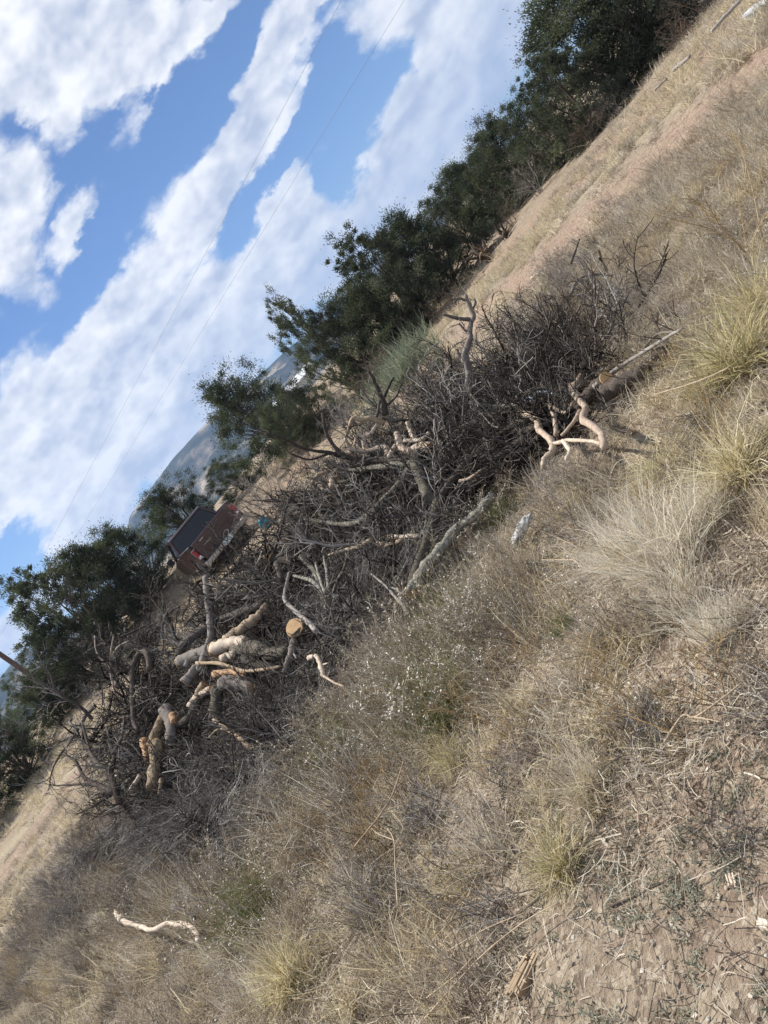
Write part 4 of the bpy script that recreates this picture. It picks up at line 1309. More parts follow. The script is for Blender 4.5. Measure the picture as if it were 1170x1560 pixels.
wood('sawn_chunk', 'smaller pale peeled chunk with a dark heart tucked beneath the fat one', 'log', [([(340, 1004), (360, 996)], 7, 6, -.42, -.35)], 'peeled', [(0, 0)], seed=34, tone=.6)
wood('grey_log', 'smooth weathered grey log to the downhill side of the pale chunks', 'log', [([(275, 1008), (296, 998), (322, 990)], 9, 10, -.3, -.25), ([(290, 1000), (282, 1015)], 4, 3, -.3, -.3)], 'bark_grey', [(0, 0)], seed=35, tone=.78)
wood('bent_limb', 'thick grey brown limb bending over the top of the left half', 'branch', [([(404, 918), (362, 935), (326, 948), (300, 965), (280, 982), (272, 1000)], 5, 7, .0, -.1)], 'bark_grey', (), 8, .3, seed=36, tone=.3)
wood('tan_limb', 'smooth tan limb slanting up behind the fat pale chunk', 'branch', [([(346, 976), (378, 951), (396, 936), (406, 920)], 9, 4, -.25, -.05)], 'tan_wood', (), 2, .3, seed=37, tone=.68)
wood('grey_pole', 'bare grey pole standing nearly straight above the pale chunks', 'branch', [([(313, 880), (315, 902), (319, 935), (321, 968), (310, 1003), (305, 1018)], 4.4, 5.4, -.1, -.35)], 'bark_grey', (), 3, .2, seed=38, tone=.6)
wood('arched_stick', 'thin pale stick running level under the knobby log', 'branch', [([(300, 1010), (336, 1011), (368, 1021), (400, 1020), (427, 1015)], 3, 2, -.45, -.4)], 'tan_wood', (), 2, .2, seed=39, tone=.75)
wood('split_block', 'dark block of trunk split open to bright orange heartwood under the knobby log', 'log', [([(340, 1042), (362, 1038), (388, 1046)], 12, 10, -.3, -.2), ([(326, 1027), (350, 1023), (374, 1029)], 4.5, 3.5, -.42, -.4, 'orange_wood')], 'bark_grey', [(0, 1)], seed=40, tone=.35, fmat='orange_wood')
wood('upright_post', 'stout lichened post standing beneath the split block', 'log', [([(330, 1050), (329, 1072), (327, 1098)], 9.5, 9, -.3, -.35)], 'bark_lichen', (), 0, seed=41, tone=.45)
wood('stub_log', 'short rounded grey stub in the tangle downhill of the split block', 'log', [([(283, 1040), (292, 1028), (302, 1014)], 8.5, 7, -.25, -.2)], 'bark_grey', [(0, 0)], seed=42, tone=.55)
wood('stub_log', 'short stub with a torn orange top beside the upright post', 'log', [([(300, 1062), (306, 1050), (311, 1042)], 5.5, 6, -.3, -.3)], 'tan_wood', [(0, 1)], seed=43, tone=.6, fmat='orange_wood')
wood('stub_log', 'small pale ended stub leaning from the split block', 'log', [([(290, 1078), (300, 1062), (322, 1050)], 6, 5, -.25, -.25)], 'peeled', [(0, 1)], seed=44, tone=.45)
wood('dark_stub', 'dark curved stub leading down from the tangle toward the rotten slab', 'branch', [([(308, 1060), (296, 1080), (286, 1096), (270, 1104)], 6, 5, -.2, -.2)], 'bark_dark', [(0, 1)], seed=45, tone=.5)
wood('rotten_slab', 'long rotten slab of yellow and grey wood standing at the downhill end of the pile', 'log', [([(240, 1132), (237, 1155), (234, 1178), (230, 1202)], 10, 7, -.25, -.35), ([(247, 1092), (240, 1112), (230, 1136)], 6, 8, -.25, -.28), ([(246, 1188), (243, 1210)], 3.6, 2.4, -.35, -.35, 'tan_wood')], 'rotten', (), 0, seed=46, tone=.5)
wood('orange_wedge', 'wedge of broken orange wood leaning on the rotten slab', 'log', [([(219, 1128), (220, 1140), (223, 1156)], 6, 3, -.3, -.3)], 'orange_wood', seed=47)
wood('grey_burl', 'grey burl with a rotted orange hollow above the rotten slab', 'log', [([(253, 1082), (258, 1092), (262, 1108), (258, 1130)], 11, 6, -.2, -.25), ([(263, 1090), (266, 1100)], 6, 5, -.3, -.3, 'orange_wood')], 'bark_grey', (), 0, seed=48, tone=.5)
wood('pale_splinter', 'pale mottled splinter lying low beside the bare dark bush', 'branch', [([(215, 1180), (206, 1193), (198, 1205)], 3.5, 3, -.2, -.2)], 'peeled', seed=49, tone=.5)
wood('gnarled_branch', 'knotted pale twig bowed over the grey brush below the upright post', 'branch', [([(325, 1097), (345, 1110), (365, 1124), (380, 1140)], 2.6, 3.4, -.45, -.5), ([(345, 1110), (330, 1112), (318, 1124)], 1.6, 1.2, -.45, -.45)], 'tan_wood', (), 3, .15, seed=50, tone=.6)
wood('hooked_branch', 'dark branch hooked over like a cane at the downhill end against the sunlit bank', 'branch',
     [([(228, 1022), (225, 997), (214, 994), (203, 1014), (202, 1042), (203, 1093), (210, 1115)], 4.5, 3, .0, .0), ([(214, 994), (205, 990), (196, 1000)], 2.4, 1.6, 0, 0)], 'bark_dark', (), 7, .25, seed=51, tone=.4)
wood('white_twig', 'slender bone white twig forking upward at the downhill edge of the pile', 'branch',
     [([(175, 1056), (168, 1022), (169, 994), (173, 969)], 1.8, 1.0, 0, .0), ([(168, 1012), (155, 1005), (146, 990), (144, 968)], 1.2, .7, 0, 0), ([(168, 1012), (152, 1010), (138, 1008)], 1, .6, 0, 0), ([(169, 1000), (180, 985), (196, 976)], 1, .6, 0, 0)], 'peeled', seed=52, tone=.75)
# middle
wood('stub_log', 'short dark log with a small orange sawn end, nearest the pickup', 'log', [([(413, 849), (424, 853), (450, 856)], 6, 6.5, -.3, -.1), ([(422, 858), (430, 884)], 5, 4.5, -.25, -.25)], 'bark_dark', [(0, 0)], 4, .25, seed=53, tone=.5)
wood('branching_stump', 'yellow lichened stump with several bare prongs rising from the middle of the pile', 'stump',
     [([(500, 932), (498, 906), (488, 891), (479, 870), (458, 848)], 5.5, 3.6, -.3, -.2), ([(490, 896), (471, 883), (447, 877)], 3.6, 2, -.35, -.3), ([(496, 904), (486, 878), (481, 857)], 2.6, 1.8, -.4, -.35),
      ([(501, 899), (498, 874), (493, 846)], 2.8, 1.8, -.4, -.35), ([(502, 893), (518, 878), (525, 863), (530, 842)], 2.8, 1.6, -.4, -.35), ([(490, 912), (505, 905), (514, 888)], 2.2, 1.5, -.42, -.4)], 'bark_lichen', (), 5, .25, seed=54, tone=.55)
wood('white_branch', 'pale grey branch winding down to the left of the branching stump', 'branch', [([(441, 872), (434, 902), (436, 917), (447, 928), (473, 951), (482, 962)], 2.4, 4, -.35, -.5)], 'bark_grey', (), 3, .2, seed=55, tone=.85)
wood('dead_branch', 'pale stick slanting toward the dark heart of the pile above the stump prongs', 'branch', [([(501, 846), (522, 839), (545, 833), (566, 822)], 2.2, 3.2, -.3, -.25)], 'tan_wood', seed=56, tone=.7)
wood('dead_branch', 'pale sawn stick showing at the dark heart of the pile beside the V shaped trunk', 'branch', [([(597, 817), (612, 818), (640, 815)], 4, 3, -.25, -.2)], 'peeled', [(0, 0)], 2, .2, seed=57, tone=.6)
wood('dead_branch', 'broken pale stick just beneath the sawn one at the dark heart of the pile', 'branch', [([(575, 826), (588, 830), (614, 823)], 2.2, 3, -.3, -.25)], 'tan_wood', seed=58, tone=.7)
wood('dead_branch', 'long pale grey twig slanting down through the grey spray to the dry weeds', 'branch', [([(565, 874), (588, 893), (603, 910), (622, 932)], 1.6, 2.6, -.4, -.5), ([(590, 895), (602, 897), (612, 905)], 1.6, 1.4, -.4, -.4)], 'bark_grey', (), 3, .2, seed=59, tone=.85)
wood('root_fork', 'pale root fork with short prongs poking out below the round sawn face', 'root', [([(471, 1002), (482, 1000), (488, 1014), (492, 1030)], 4, 3, -.45, -.55), ([(488, 1014), (500, 1010)], 1.8, 1.2, -.5, -.5), ([(490, 1028), (510, 1040), (524, 1046)], 2, 1.2, -.55, -.6)], 'peeled', (), 3, .18, seed=60, tone=.5)
wood('brown_limb', 'thick brown limb buried in the uphill half beneath the antler shaped branch', 'branch', [([(800, 668), (770, 690), (742, 716), (716, 744)], 6, 5, -.1, -.1), ([(770, 652), (800, 655), (840, 640)], 5, 6, -.05, -.1)], 'bark_dark', (), 6, .3, seed=61, tone=.55)
wood('dead_branch', 'slim dark stick leaning out over the track from the uphill end', 'branch', [([(870, 402), (876, 384), (883, 364)], 1.8, 1.1, 0, 0)], 'bark_dark', seed=62, tone=.5)
wood('dead_branch', 'small dark stick with two prongs beside the golden tuft at the uphill end', 'branch', [([(925, 413), (917, 398), (912, 380)], 2, 1.3, 0, 0), ([(917, 398), (911, 392)], 1.5, 1, 0, 0)], 'bark_dark', seed=63, tone=.45)
wood('arched_twigs', 'loop of grey stems arching over the uphill end of the pile', 'branch', [([(872, 438), (884, 424), (905, 418), (930, 424), (945, 440)], 2, 1.6, 0, 0), ([(868, 450), (880, 430), (900, 428), (925, 440), (936, 455)], 2.2, 1.6, 0, 0)], 'bark_grey', (), 6, .3, seed=64, tone=.5)

# the bare dark bush at the downhill end
wood('bare_bush', 'bare black stemmed bush at the downhill end of the pile against the sunlit bank', 'bush',
     [([(227, 1293), (203, 1255), (186, 1235), (176, 1204), (169, 1177), (173, 1153), (162, 1108)], 7, 2.6, -.4, .1),
      ([(175, 1207), (145, 1194), (128, 1184), (115, 1160), (98, 1149)], 4.4, 1.5, 0, 0), ([(170, 1180), (142, 1155), (133, 1130), (124, 1098)], 3.6, 1.3, 0, 0),
      ([(147, 1196), (121, 1195), (84, 1197)], 2.6, 1, 0, 0), ([(186, 1235), (193, 1194), (210, 1177), (238, 1125)], 4, 2, 0, .1), ([(172, 1150), (186, 1120), (190, 1090)], 3, 1.4, 0, 0),
      ([(188, 1238), (160, 1232), (150, 1245)], 2, 1, 0, 0)], 'bark_dark', (), 55, .30, seed=70, tone=.45)

# ------------------------------------------------------------------ the rest of the pile: many thinner boughs, each its own thing
r = RS(55)
plants('weedy_bush', ['weed', 'thatch', 'weed'], 1700, 3.0, 6.3, [(690, 1030, 120, 65, -48, .9), (570, 1170, 110, 50, -50, .5), (440, 1320, 90, 40, -50, .4)], .0, (.75, 1.3), r, .35, 'tall twiggy seed headed weeds growing against the foot of the pile', pile_ok=True)
r = RS(91)
AREA = {'dead_bough': 'bough', }
kinds_lab = ['thin dark dead bough with side twigs tangled in the brush pile', 'thin weathered grey dead bough with side twigs tangled in the brush pile']
RA = (_r[0, 0], _r[-1, 0])


def pile_pt(a, t, up=0.0):
    """a = sideways photo coordinate, t = 0 front foot .. 1 ridge"""
    fb, fy = np.interp(a, _f[:, 0], _f[:, 1]), np.interp(a, _f[:, 0], _f[:, 2])
    rb, ry = np.interp(a, _r[:, 0], _r[:, 1]), np.interp(a, _r[:, 0], _r[:, 2])
    bb = fb + (rb - fb) * t; Y = fy + (ry - fy) * t
    px, py = 585 + a * CT + bb * ST, 780 - a * ST + bb * CT
    return P(px, py, Y)


def lie(r, flat=.25):
    return (r.normal() * .5, r.normal() * flat - .08, r.uniform(0, 6.28))


A0, A1 = -575.0, 430.0
LAND = []
for (o_, pxy) in WOODS:
    LAND.append((o_, pxy))
for i in range(170):
    a = r.uniform(A0, A1); t = r.uniform(.08, 1.0)
    if a > 330 and r.rand() < .35:
        continue
    p = pile_pt(a, t); p[1] += r.uniform(.3, .75)
    k = r.randint(0, 8) if r.rand() < .8 else r.randint(5, 8)
    bs = r.uniform(.55, 1.15)
    s = link('dead_bough', VAR['bough'][k], None, p, lie(r), bs)
    qx, qy = project(p[0], p[1], p[2])
    if math.hypot(qx - 395, qy - 800) < 70:
        bpy.data.objects.remove(s)
        continue
    near = min(LAND, key=lambda q: (q[1][0] - qx) ** 2 + (q[1][1] - qy) ** 2)[0]
    tag(s, ('short ' if bs < .75 else 'long ' if bs > .98 else '') + ('dark' if k < 5 else 'grey') + ' dead bough ' + ('low in the pile' if t < .4 else 'high in the pile' if t > .75 else 'halfway up the pile') + ' beside the ' + near, 'branch', 'thin boughs in the brush pile')

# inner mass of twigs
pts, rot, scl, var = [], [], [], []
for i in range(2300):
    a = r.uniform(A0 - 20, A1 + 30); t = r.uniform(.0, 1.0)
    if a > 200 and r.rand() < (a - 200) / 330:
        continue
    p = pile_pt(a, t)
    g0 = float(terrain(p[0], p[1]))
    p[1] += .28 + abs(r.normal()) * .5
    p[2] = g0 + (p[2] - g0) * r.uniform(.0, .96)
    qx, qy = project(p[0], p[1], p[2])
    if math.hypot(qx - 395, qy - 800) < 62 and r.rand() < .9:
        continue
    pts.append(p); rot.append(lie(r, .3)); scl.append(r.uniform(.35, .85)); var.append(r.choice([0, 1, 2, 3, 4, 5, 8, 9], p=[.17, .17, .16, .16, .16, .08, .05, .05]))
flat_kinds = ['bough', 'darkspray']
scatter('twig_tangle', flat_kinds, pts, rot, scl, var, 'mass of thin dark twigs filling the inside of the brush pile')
# swept grey sprays on the near face
pts, rot, scl, var = [], [], [], []
for cx, cy, n, ang in [(400, 1150, 90, -2.0), (340, 1230, 80, -1.9), (450, 1100, 70, -1.2), (270, 1270, 50, -1.9), (570, 910, 70, -.6), (520, 970, 60, -.8), (600, 870, 35, -.4), (470, 1030, 50, -1), (690, 830, 10, -.4), (160, 1290, 20, -2)]:
    for i in range(n):
        x = cx + r.normal() * 36; y = cy + r.normal() * 36
        p = PP(x, y, r.uniform(-.22, .1)); p[2] = max(p[2], float(terrain(p[0], p[1])) + .06)
        pts.append(p); rot.append((r.normal() * .4, r.uniform(-.1, .7), ang + r.normal() * .7 + (math.pi if r.rand() < .3 else 0))); scl.append(r.uniform(.45, .85)); var.append(r.randint(0, 100))
scatter('grey_twig_sprays', ['spray'], pts, rot, scl, var, 'swept fans of fine grey dead twigs on the near face of the pile')

# ------------------------------------------------------------------ single plants in the foreground
def plant(kind, vi, px, py, sc, lab, name, cat, rot=0.0, group=None, mesh=None, tilt=(0, 0)):
    p = cast(px, py)
    s = thing(name, lab, cat, (p[0], p[1], p[2] - .01), (tilt[0], tilt[1], rot), group, sc)
    link('blades' if kind in ('bunch', 'fluffy', 'curlystraw', 'curly') else 'stems', mesh or VAR[kind][vi], s)
    return s


GB = 'bunch grasses in the foreground'
r = RS(17)
for kind, vi, px, py, sc, lab in [
    ('bunch', 0, 1140, 560, (1.5, 1.5, 1.15), 'large dense straw coloured bunch grass at the right edge below the red soil'),
    ('bunch', 1, 1165, 480, (1.4, 1.4, 1.1), 'straw bunch grass above the largest one at the right edge'),
    ('bunch', 2, 1085, 600, (.9, .9, .8), 'low sparse bunch grass spilling in front of the largest one'),
    ('bunch', 1, 1130, 725, (1.15, 1.15, .85), 'green hearted bunch grass at the right edge below the pinkish bare strip'),
    ('bunch', 2, 1010, 730, (1.1, 1.1, .6), 'flattened greenish bunch grass uphill of the white plastic bag'),
    ('bunch', 0, 890, 770, (.8, .8, .6), 'bleached bunch grass drooping toward the white plastic bag'),
    ('fluffy', 0, 1030, 860, 1.5, 'very pale fluffy grass tuft in the middle right'),
    ('fluffy', 1, 965, 855, 1.3, 'very pale fluffy grass tuft downhill of the brightest one'),
    ('fluffy', 0, 1085, 800, .9, 'pale fluffy tuft above the grey brush at the right'),
    ('fluffy', 1, 1050, 930, .9, 'pale fluffy tuft below the brightest one'),
    ('bunch', 0, 860, 1325, (.62, .62, .5), 'straw bunch grass sprawling in the bare soil at the lower right'),
    ('bunch', 1, 450, 1500, (.9, .9, .85), 'upright grey straw bunch grass near the lower left'),
    ('fluffy', 0, 900, 1190, .6, 'small pale wispy tuft above the sprawling bunch'),
    ('bunch', 2, 700, 1170, (.7, .7, .7), 'thin straw tuft beside the tan weed under the green weeds'),
]:
    plant(kind, vi, px, py, sc, lab, 'bunch_grass', 'grass', r.uniform(0, 6), GB)
for px, py, sc, lab in [(940, 385, 1.8, 'golden tan tumble weed clump beside the track at the upper right'), (1000, 345, 1.4, 'smaller golden weed clump further along the track edge')]:
    s = plant('curlystraw', 0, px, py, sc, lab, 'weed_clump', 'weed', 1.0)
GW = 'green weeds with white tufts'
for vi, px, py, sc, lab in [(0, 705, 975, (2.0, 1.7, 1.6), 'bright green weed showing through dry stems in front of the V shaped trunk'), (1, 690, 1085, (2.0, 1.8, 1.5), 'green weed with white tufts below the bright green one'),
                            (0, 530, 1160, (1.9, 1.7, 1.25), 'green weed turning golden below the grey twig fans'), (1, 395, 1400, (2.0, 1.8, 1.25), 'dull green weed beside the curved pale stick at the lower left'),
                            (1, 770, 790, (1.5, 1.4, .8), 'green weed in the shade of the V shaped trunk'), (0, 865, 960, (.5, .5, .5), 'small yellow green tuft near the fallen forked twig')]:
    s = plant('green', vi, px, py, sc, lab, 'green_weed', 'weed', px * .1, GW)
    link('dry_stems', VAR['weed'][px % 4], s)
for vi, px, py, sc, lab in [(0, 760, 1100, 1.15, 'orange tan weed with stiff forked stems right of the white tufted weed'), (1, 510, 1270, 1.0, 'orange tan weed in the middle of the lower left grass'),
                            (2, 1050, 1120, 1.3, 'wide tan weed with pale forked stems above the bare soil'), (0, 1120, 1060, 1.1, 'tan weed at the right edge under the grey brush'),
                            (1, 330, 1400, 1.0, 'golden weed behind the curved pale stick'), (2, 1150, 400, 2.0, 'tall thin tan weed near the right edge beside the track')]:
    plant('tanweed', vi, px, py, sc, lab, 'tan_weed', 'weed', px * .3, 'tan weeds with forked stems')
for vi, px, py, sc, lab in [(0, 640, 1010, 1.25, 'dry seed headed weed leaning downhill in front of the grey twig fans'), (1, 600, 1060, 1.2, 'dry seed headed weed just below the leaning one'), (2, 700, 930, 1.1, 'dry seed headed weed at the butt of the V shaped trunk'),
                            (3, 780, 930, 1.1, 'dry seed headed weed below the white plastic bag'), (0, 560, 1120, 1.1, 'dry seed headed weed above the golden green one'), (2, 650, 1180, 1.0, 'dry seed headed weed in the centre of the foreground')]:
    plant('weed', vi, px, py, sc, lab, 'seeding_weed', 'weed', px * .2, 'dry seed headed weeds', tilt=(-.15, -.35))


def lying(name, label, cat, polys, mat, up=.05, **kw):
    """traced stick that lies on the ground or on the weeds"""
    r_ = RS(kw.get('seed', 3))
    root = None
    for i, (pts, ra, rb) in enumerate(polys):
        w = []
        for x, y in pts:
            c = cast(x, y); d = P(x, y, c[1] * (1 - up / CAMH)); w.append(d)
        c = catmull(np.array(w), 4 * len(pts)); R = np.linspace(ra, rb, len(c)) * c[:, 1].mean() / FPX * (1 + .18 * np.sin(np.arange(len(c)) * 1.3)); c[1:-1] += r_.normal(size=(len(c) - 2, 3)) * R[1:-1, None] * .13
        if root is None:
            org = c[0]; root = thing(name, label, cat, org)
        g = Geo(); g.tubes((c - org)[None], R[None], 8, np.array([kw.get('tone', .6)]), caps=True, rough=.25, rr=r_)
        link('stem' if i == 0 else 'side_branch', g.mesh('stem', M[mat]), root)
    return root


lying('curved_stick', 'curved pale stick with a knobbly broken end lying on dry grass at the lower left', 'stick', [([(176, 1391), (186, 1402), (207, 1409), (231, 1416), (255, 1407), (282, 1409), (297, 1418), (304, 1433)], 4.3, 3.6), ([(186, 1402), (180, 1396), (176, 1386)], 5, 2.5)], 'peeled', .22, tone=.62)
lying('grey_stick', 'short grey stick in the grass above the curved pale one', 'stick', [([(262, 1380), (280, 1386), (297, 1399)], 3.2, 2.6)], 'bark_grey', .15, tone=.5)
lying('forked_twig', 'thin tan twig with several forks lying downhill of the white plastic bag', 'twig', [([(902, 809), (883, 836), (873, 853), (852, 870), (821, 891)], 1.6, 1.0), ([(873, 853), (850, 853), (826, 853)], 1.2, .7), ([(872, 852), (885, 862), (898, 866), (914, 865)], 1.2, .7), ([(865, 860), (862, 872), (870, 886)], 1, .6), ([(826, 853), (830, 835), (842, 822)], .8, .5)], 'tan_wood', .12, tone=.9, seed=5)
lying('dark_twig', 'thin dark twig lying across the soil below the right hand straw tuft', 'twig', [([(780, 1400), (850, 1345), (900, 1300), (960, 1290)], 1.6, 1.0)], 'bark_dark', .03, tone=.6, seed=6)
lying('dark_twig', 'thin dark twig on the bare soil at the lower right', 'twig', [([(930, 1380), (975, 1362), (1025, 1335)], 2.2, 1.2)], 'bark_dark', .01, tone=.6, seed=7)
lying('dark_twig', 'red brown twig standing among the pale fluffy tufts', 'twig', [([(1060, 815), (1080, 840), (1098, 875)], 1.6, 1.0), ([(1078, 838), (1086, 832)], 1, .7)], 'bark_dark', .25, tone=.6, seed=8)
lying('tan_stalk', 'long straight tan stalk lying from the cut log toward the right edge', 'stalk', [([(1000, 600), (1060, 582), (1110, 560)], 1.2, .8)], 'tan_wood', .2, tone=.95, seed=9)
lying('tan_stalk', 'forked pale stalk lying above the bare soil at the right', 'stalk', [([(1012, 1130), (1040, 1090), (1060, 1092), (1105, 1060), (1130, 1040)], 2.2, 1.4), ([(1058, 1092), (1100, 1100)], 1.6, 1), ([(1098, 1064), (1108, 1085)], 1.4, .8)], 'tan_wood', .12, tone=.95, seed=10)
lying('tan_stalk', 'bundle of long pale stalks slanting through the lower middle', 'stalk', [([(640, 1560), (720, 1470), (790, 1410), (850, 1375)], 1.5, .9), ([(650, 1520), (700, 1480), (760, 1410)], 1.2, .8), ([(680, 1450), (740, 1415), (800, 1390)], 1.1, .7)], 'tan_wood', .08, tone=.95, seed=11)
lying('tan_stalk', 'crooked pale stem standing in the lower middle grass', 'stalk', [([(606, 1380), (602, 1320), (600, 1280), (590, 1262)], 1.2, .8), ([(600, 1290), (614, 1262), (600, 1240)], .9, .5), ([(600, 1280), (576, 1270), (566, 1262)], .9, .5)], 'tan_wood', .2, tone=.95, seed=12)
lying('tan_stalk', 'straight brown stem slanting behind the orange tan weed in the lower middle', 'stalk', [([(540, 1290), (580, 1240), (600, 1205), (615, 1160)], 1.4, 1.6)], 'tan_wood', .2, tone=.7, seed=13)
lying('fallen_stick', 'small tan stick lying on the track', 'stick', [([(1000, 345), (1010, 335), (990, 352)][:2], 2, 1.6)], 'tan_wood', .02, tone=.8)
lying('fallen_stick', 'pale broken stick on the track near the uphill end of the pile', 'stick', [([(809, 425), (815, 419), (821, 416)], 2.2, 1.8)], 'peeled', .02, tone=.6)

# chips and scraps
def chip(px, py, size, rotz, mat, label, name='wood_chip', cat='wood chip'):
    p = cast(px, py); g = Geo(); r_ = RS(int(px))
    n = 5
    for k in range(n):
        g.box((r_.normal() * size[0] * .06, (k - n / 2) * size[1] / n, size[2] * (.5 + .1 * r_.normal())), (size[0] * r_.uniform(.7, 1.1), size[1] / n * .95, size[2] * r_.uniform(.7, 1.1)), tone=r_.uniform(.5, .8))
    o = link(name, g.mesh(name, M[mat], False), None, p, (.1, .1, rotz))
    tag(o, label, cat)
    return o


chip(802, 1495, (.13, .05, .03), .5, 'tan_wood', 'splintered block of weathered wood lying in the soil at the bottom')
chip(1117, 1345, (.035, .02, .012), 1.2, 'peeled', 'small fresh wood chip on the soil at the lower right')
chip(1060, 1548, (.014, .012, .006), .2, 'peeled', 'tiny white chip near the bottom edge')
chip(862, 1065, (.06, .03, .01), .6, 'tan_wood', 'flat brown scrap of bark in the grass below the pale tufts')
chip(1166, 1412, (.035, .02, .012), 2.0, 'peeled', 'pale wood chip at the right edge of the bare soil')

# pebbles on the near soil
g = Geo(); r = RS(33)
pt = field(r, 5000, .9, 4.5)
w = zone(pt, [(1060, 1350, 320, 230, -48, 1)], .12); pt = pt[r.rand(len(pt)) < w]
for q in pt:
    s = r.uniform(.002, .008)
    v = np.array([[1, 0, 0], [0, 1, 0], [-1, 0, 0], [0, -1, 0], [0, 0, .7], [0, 0, -.7]]) * s * r.uniform(.6, 1.3, (6, 3))
    g.add(v + q[:3] + [0, 0, s * .3], None, [(0, 1, 4), (1, 2, 4), (2, 3, 4), (3, 0, 4), (1, 0, 5), (2, 1, 5), (3, 2, 5), (0, 3, 5)], r.uniform(0, 1))
tag(link('small_stones', g.mesh('small_stones', tone_mat('stone', [(0, (.16, .13, .10)), (.5, (.32, .28, .23)), (1, (.60, .56, .48))], rough=.9, spread=0), False)), 'scattered grit and tiny stones on the near soil', None, None, 'stuff')


def crumple(r_, size, nu=22, nv=14, amp=.28):
    g = Geo()
    U, V = np.meshgrid(np.linspace(0, 2 * math.pi, nu, endpoint=False), np.linspace(-math.pi / 2, math.pi / 2, nv), indexing='ij')
    x = np.cos(V) * np.cos(U); y = np.cos(V) * np.sin(U); z = np.sin(V)
    f = 1 + amp * (np.abs(fbm(U * 1.9 + 3 * V, V * 2.6, 3, 7)) * 2 - .5) + amp * .5 * r_.normal(size=U.shape) * np.cos(V)
    v = np.stack([x * f * size[0], y * f * size[1], z * f * size[2]], -1).reshape(-1, 3)
    i = np.arange(nu)[:, None]; j = np.arange(nv - 1)[None, :]
    a = i * nv + j; b = ((i + 1) % nu) * nv + j
    return g.add(v, np.stack([a, b, b + 1, a + 1], -1).reshape(-1, 4))


M['white_plastic'] = plain('white_plastic', (.56, .57, .56), .6, noise=.4, nscale=18)
M['blue_plastic'] = plain('blue_plastic', (.03, .33, .42), .4, noise=.5, nscale=9, col2=(.015, .16, .24))
p = cast(812, 820)
ax = P(838, 800, p[1]) - P(786, 832, p[1])
o = link('plastic_bag', crumple(RS(5), (.11, .045, .03), amp=.32).mesh('plastic_bag', M['white_plastic'], True), None, p + [0, 0, .09], (0, math.radians(-6), 0.25))
tag(o, 'crumpled white plastic bag caught in the dry grass below the uphill end of the pile', 'plastic bag')
o = link('plastic_bag', crumple(RS(8), (.14, .12, .2), amp=.3).mesh('plastic_bag', M['blue_plastic'], False), None, P(403, 797, 21.5), (.1, .3, .3))
o.location.z = float(terrain(o.location.x, o.location.y)) + .16
tag(o, 'crumpled turquoise plastic bag on the bare ground beside the brown pickup', 'plastic bag')
o = link('paper_scrap', crumple(RS(9), (.035, .03, .04), amp=.4).mesh('paper_scrap', M['white_plastic'], False), None, PP(191, 1198, -.1), (0, 0, .4))
tag(o, 'small white scrap of litter among the stems of the bare black bush', 'litter')
M['rust'] = plain('rusty_metal', (.20, .09, .05), .8, metal=.3, noise=.4)
M['pale_metal'] = plain('pale_metal', (.42, .50, .60), .4, metal=.5)
wood('metal_strip', 'bent strip of pale bluish metal poking out above the antler shaped branch', 'metal strip', [([(812, 604), (820, 597), (848, 600)], 1.8, 1.6, -.3, -.3), ([(797, 614), (807, 605), (815, 612)], 1.6, 1.4, -.3, -.3)], 'pale_metal', seed=80)

# stumps torn out of the ground, by the tree row
for px, py, Y, sc, lab, sd in [(742, 392, 20.0, 1.0, 'torn up dark stump with splayed roots, the larger of two below the tree row', 1), (776, 362, 20.5, .75, 'smaller torn stump with a pale broken root just uphill of the larger', 2)]:
    r_ = RS(500 + sd); p = P(px, py, Y); z0 = float(terrain(p[0], Y))
    root = thing('torn_stump', lab, 'stump', (p[0], Y, z0), (0, 0, sd * 1.3), 'torn up stumps', sc)
    g = Geo(); bough(r_, g, (0, 0, .05), (.3, 0, 1), .55, .12, 1, n=7, curl=.5, sides=(12,), tone=(.2, .5)); link('trunk_stub', g.mesh('trunk_stub', M['bark_dark']), root)
    for k in range(8):
        a = k * .8 + r_.uniform(-.3, .3); g = Geo()
        bough(r_, g, (0, 0, .18), (math.cos(a), math.sin(a), r_.uniform(-.1, 1.1)), r_.uniform(.4, .8), .055, 2, n=6, kids=3, curl=.9, ang=.8, ratio=.5, sides=(7, 4), rmin=.006, tone=(.1, .9))
        link('root', g.mesh('root', M['bark_dark' if k % 4 else 'tan_wood']), root)
for px, py, Y, rz, lab in [(745, 330, 21.5, .7, 'pale flat board standing in the brush above the torn stumps'), (728, 428, 19, .2, 'pale narrow board lying below the torn stumps')]:
    p = P(px, py, Y); o = link('loose_board', Geo().box((0, 0, .08), (.42, .14, .03)).mesh('loose_board', M['tan_wood'], False), None, (p[0], p[1], float(terrain(p[0], p[1]))), (.5, .1, rz))
    tag(o, lab, 'board')

# lying rails along the verge
for (x0, y0), (x1, y1), rr_, lab in [((1094, 58), (1140, 10), .03, 'long weathered rail lying on the verge near the top right corner'), ((1036, 118), (1062, 97), .03, 'shorter weathered rail lying in the pale verge grass below the long one'), ((1008, 148), (1026, 130), .022, 'short dark stick lying at the edge of the red bank')]:
    a = cast(x0, y0); b = cast(x1, y1); a[2] += .16; b[2] += .16
    root = thing('fallen_rail', lab, 'rail', a)
    g = Geo(); r_ = RS(int(x0)); c = np.linspace(0, 1, 8)[:, None] * (b - a); c[1:-1] += r_.normal(size=(6, 3)) * .004
    g.tubes(c[None], np.full((1, 8), rr_), 8, np.array([.8]), caps=True, rough=.15, rr=r_); link('rail_pole', g.mesh('rail_pole', M['bark_grey']), root)
p = cast(1160, 22)
o = link('painted_sheet', Geo().box((0, 0, .12), (.5, .3, .03)).box((0.02, 0, .06), (.44, .2, .09)).mesh('painted_sheet', plain('white_paint', (.74, .76, .76), .5), False), None, p, (.3, .1, .6))
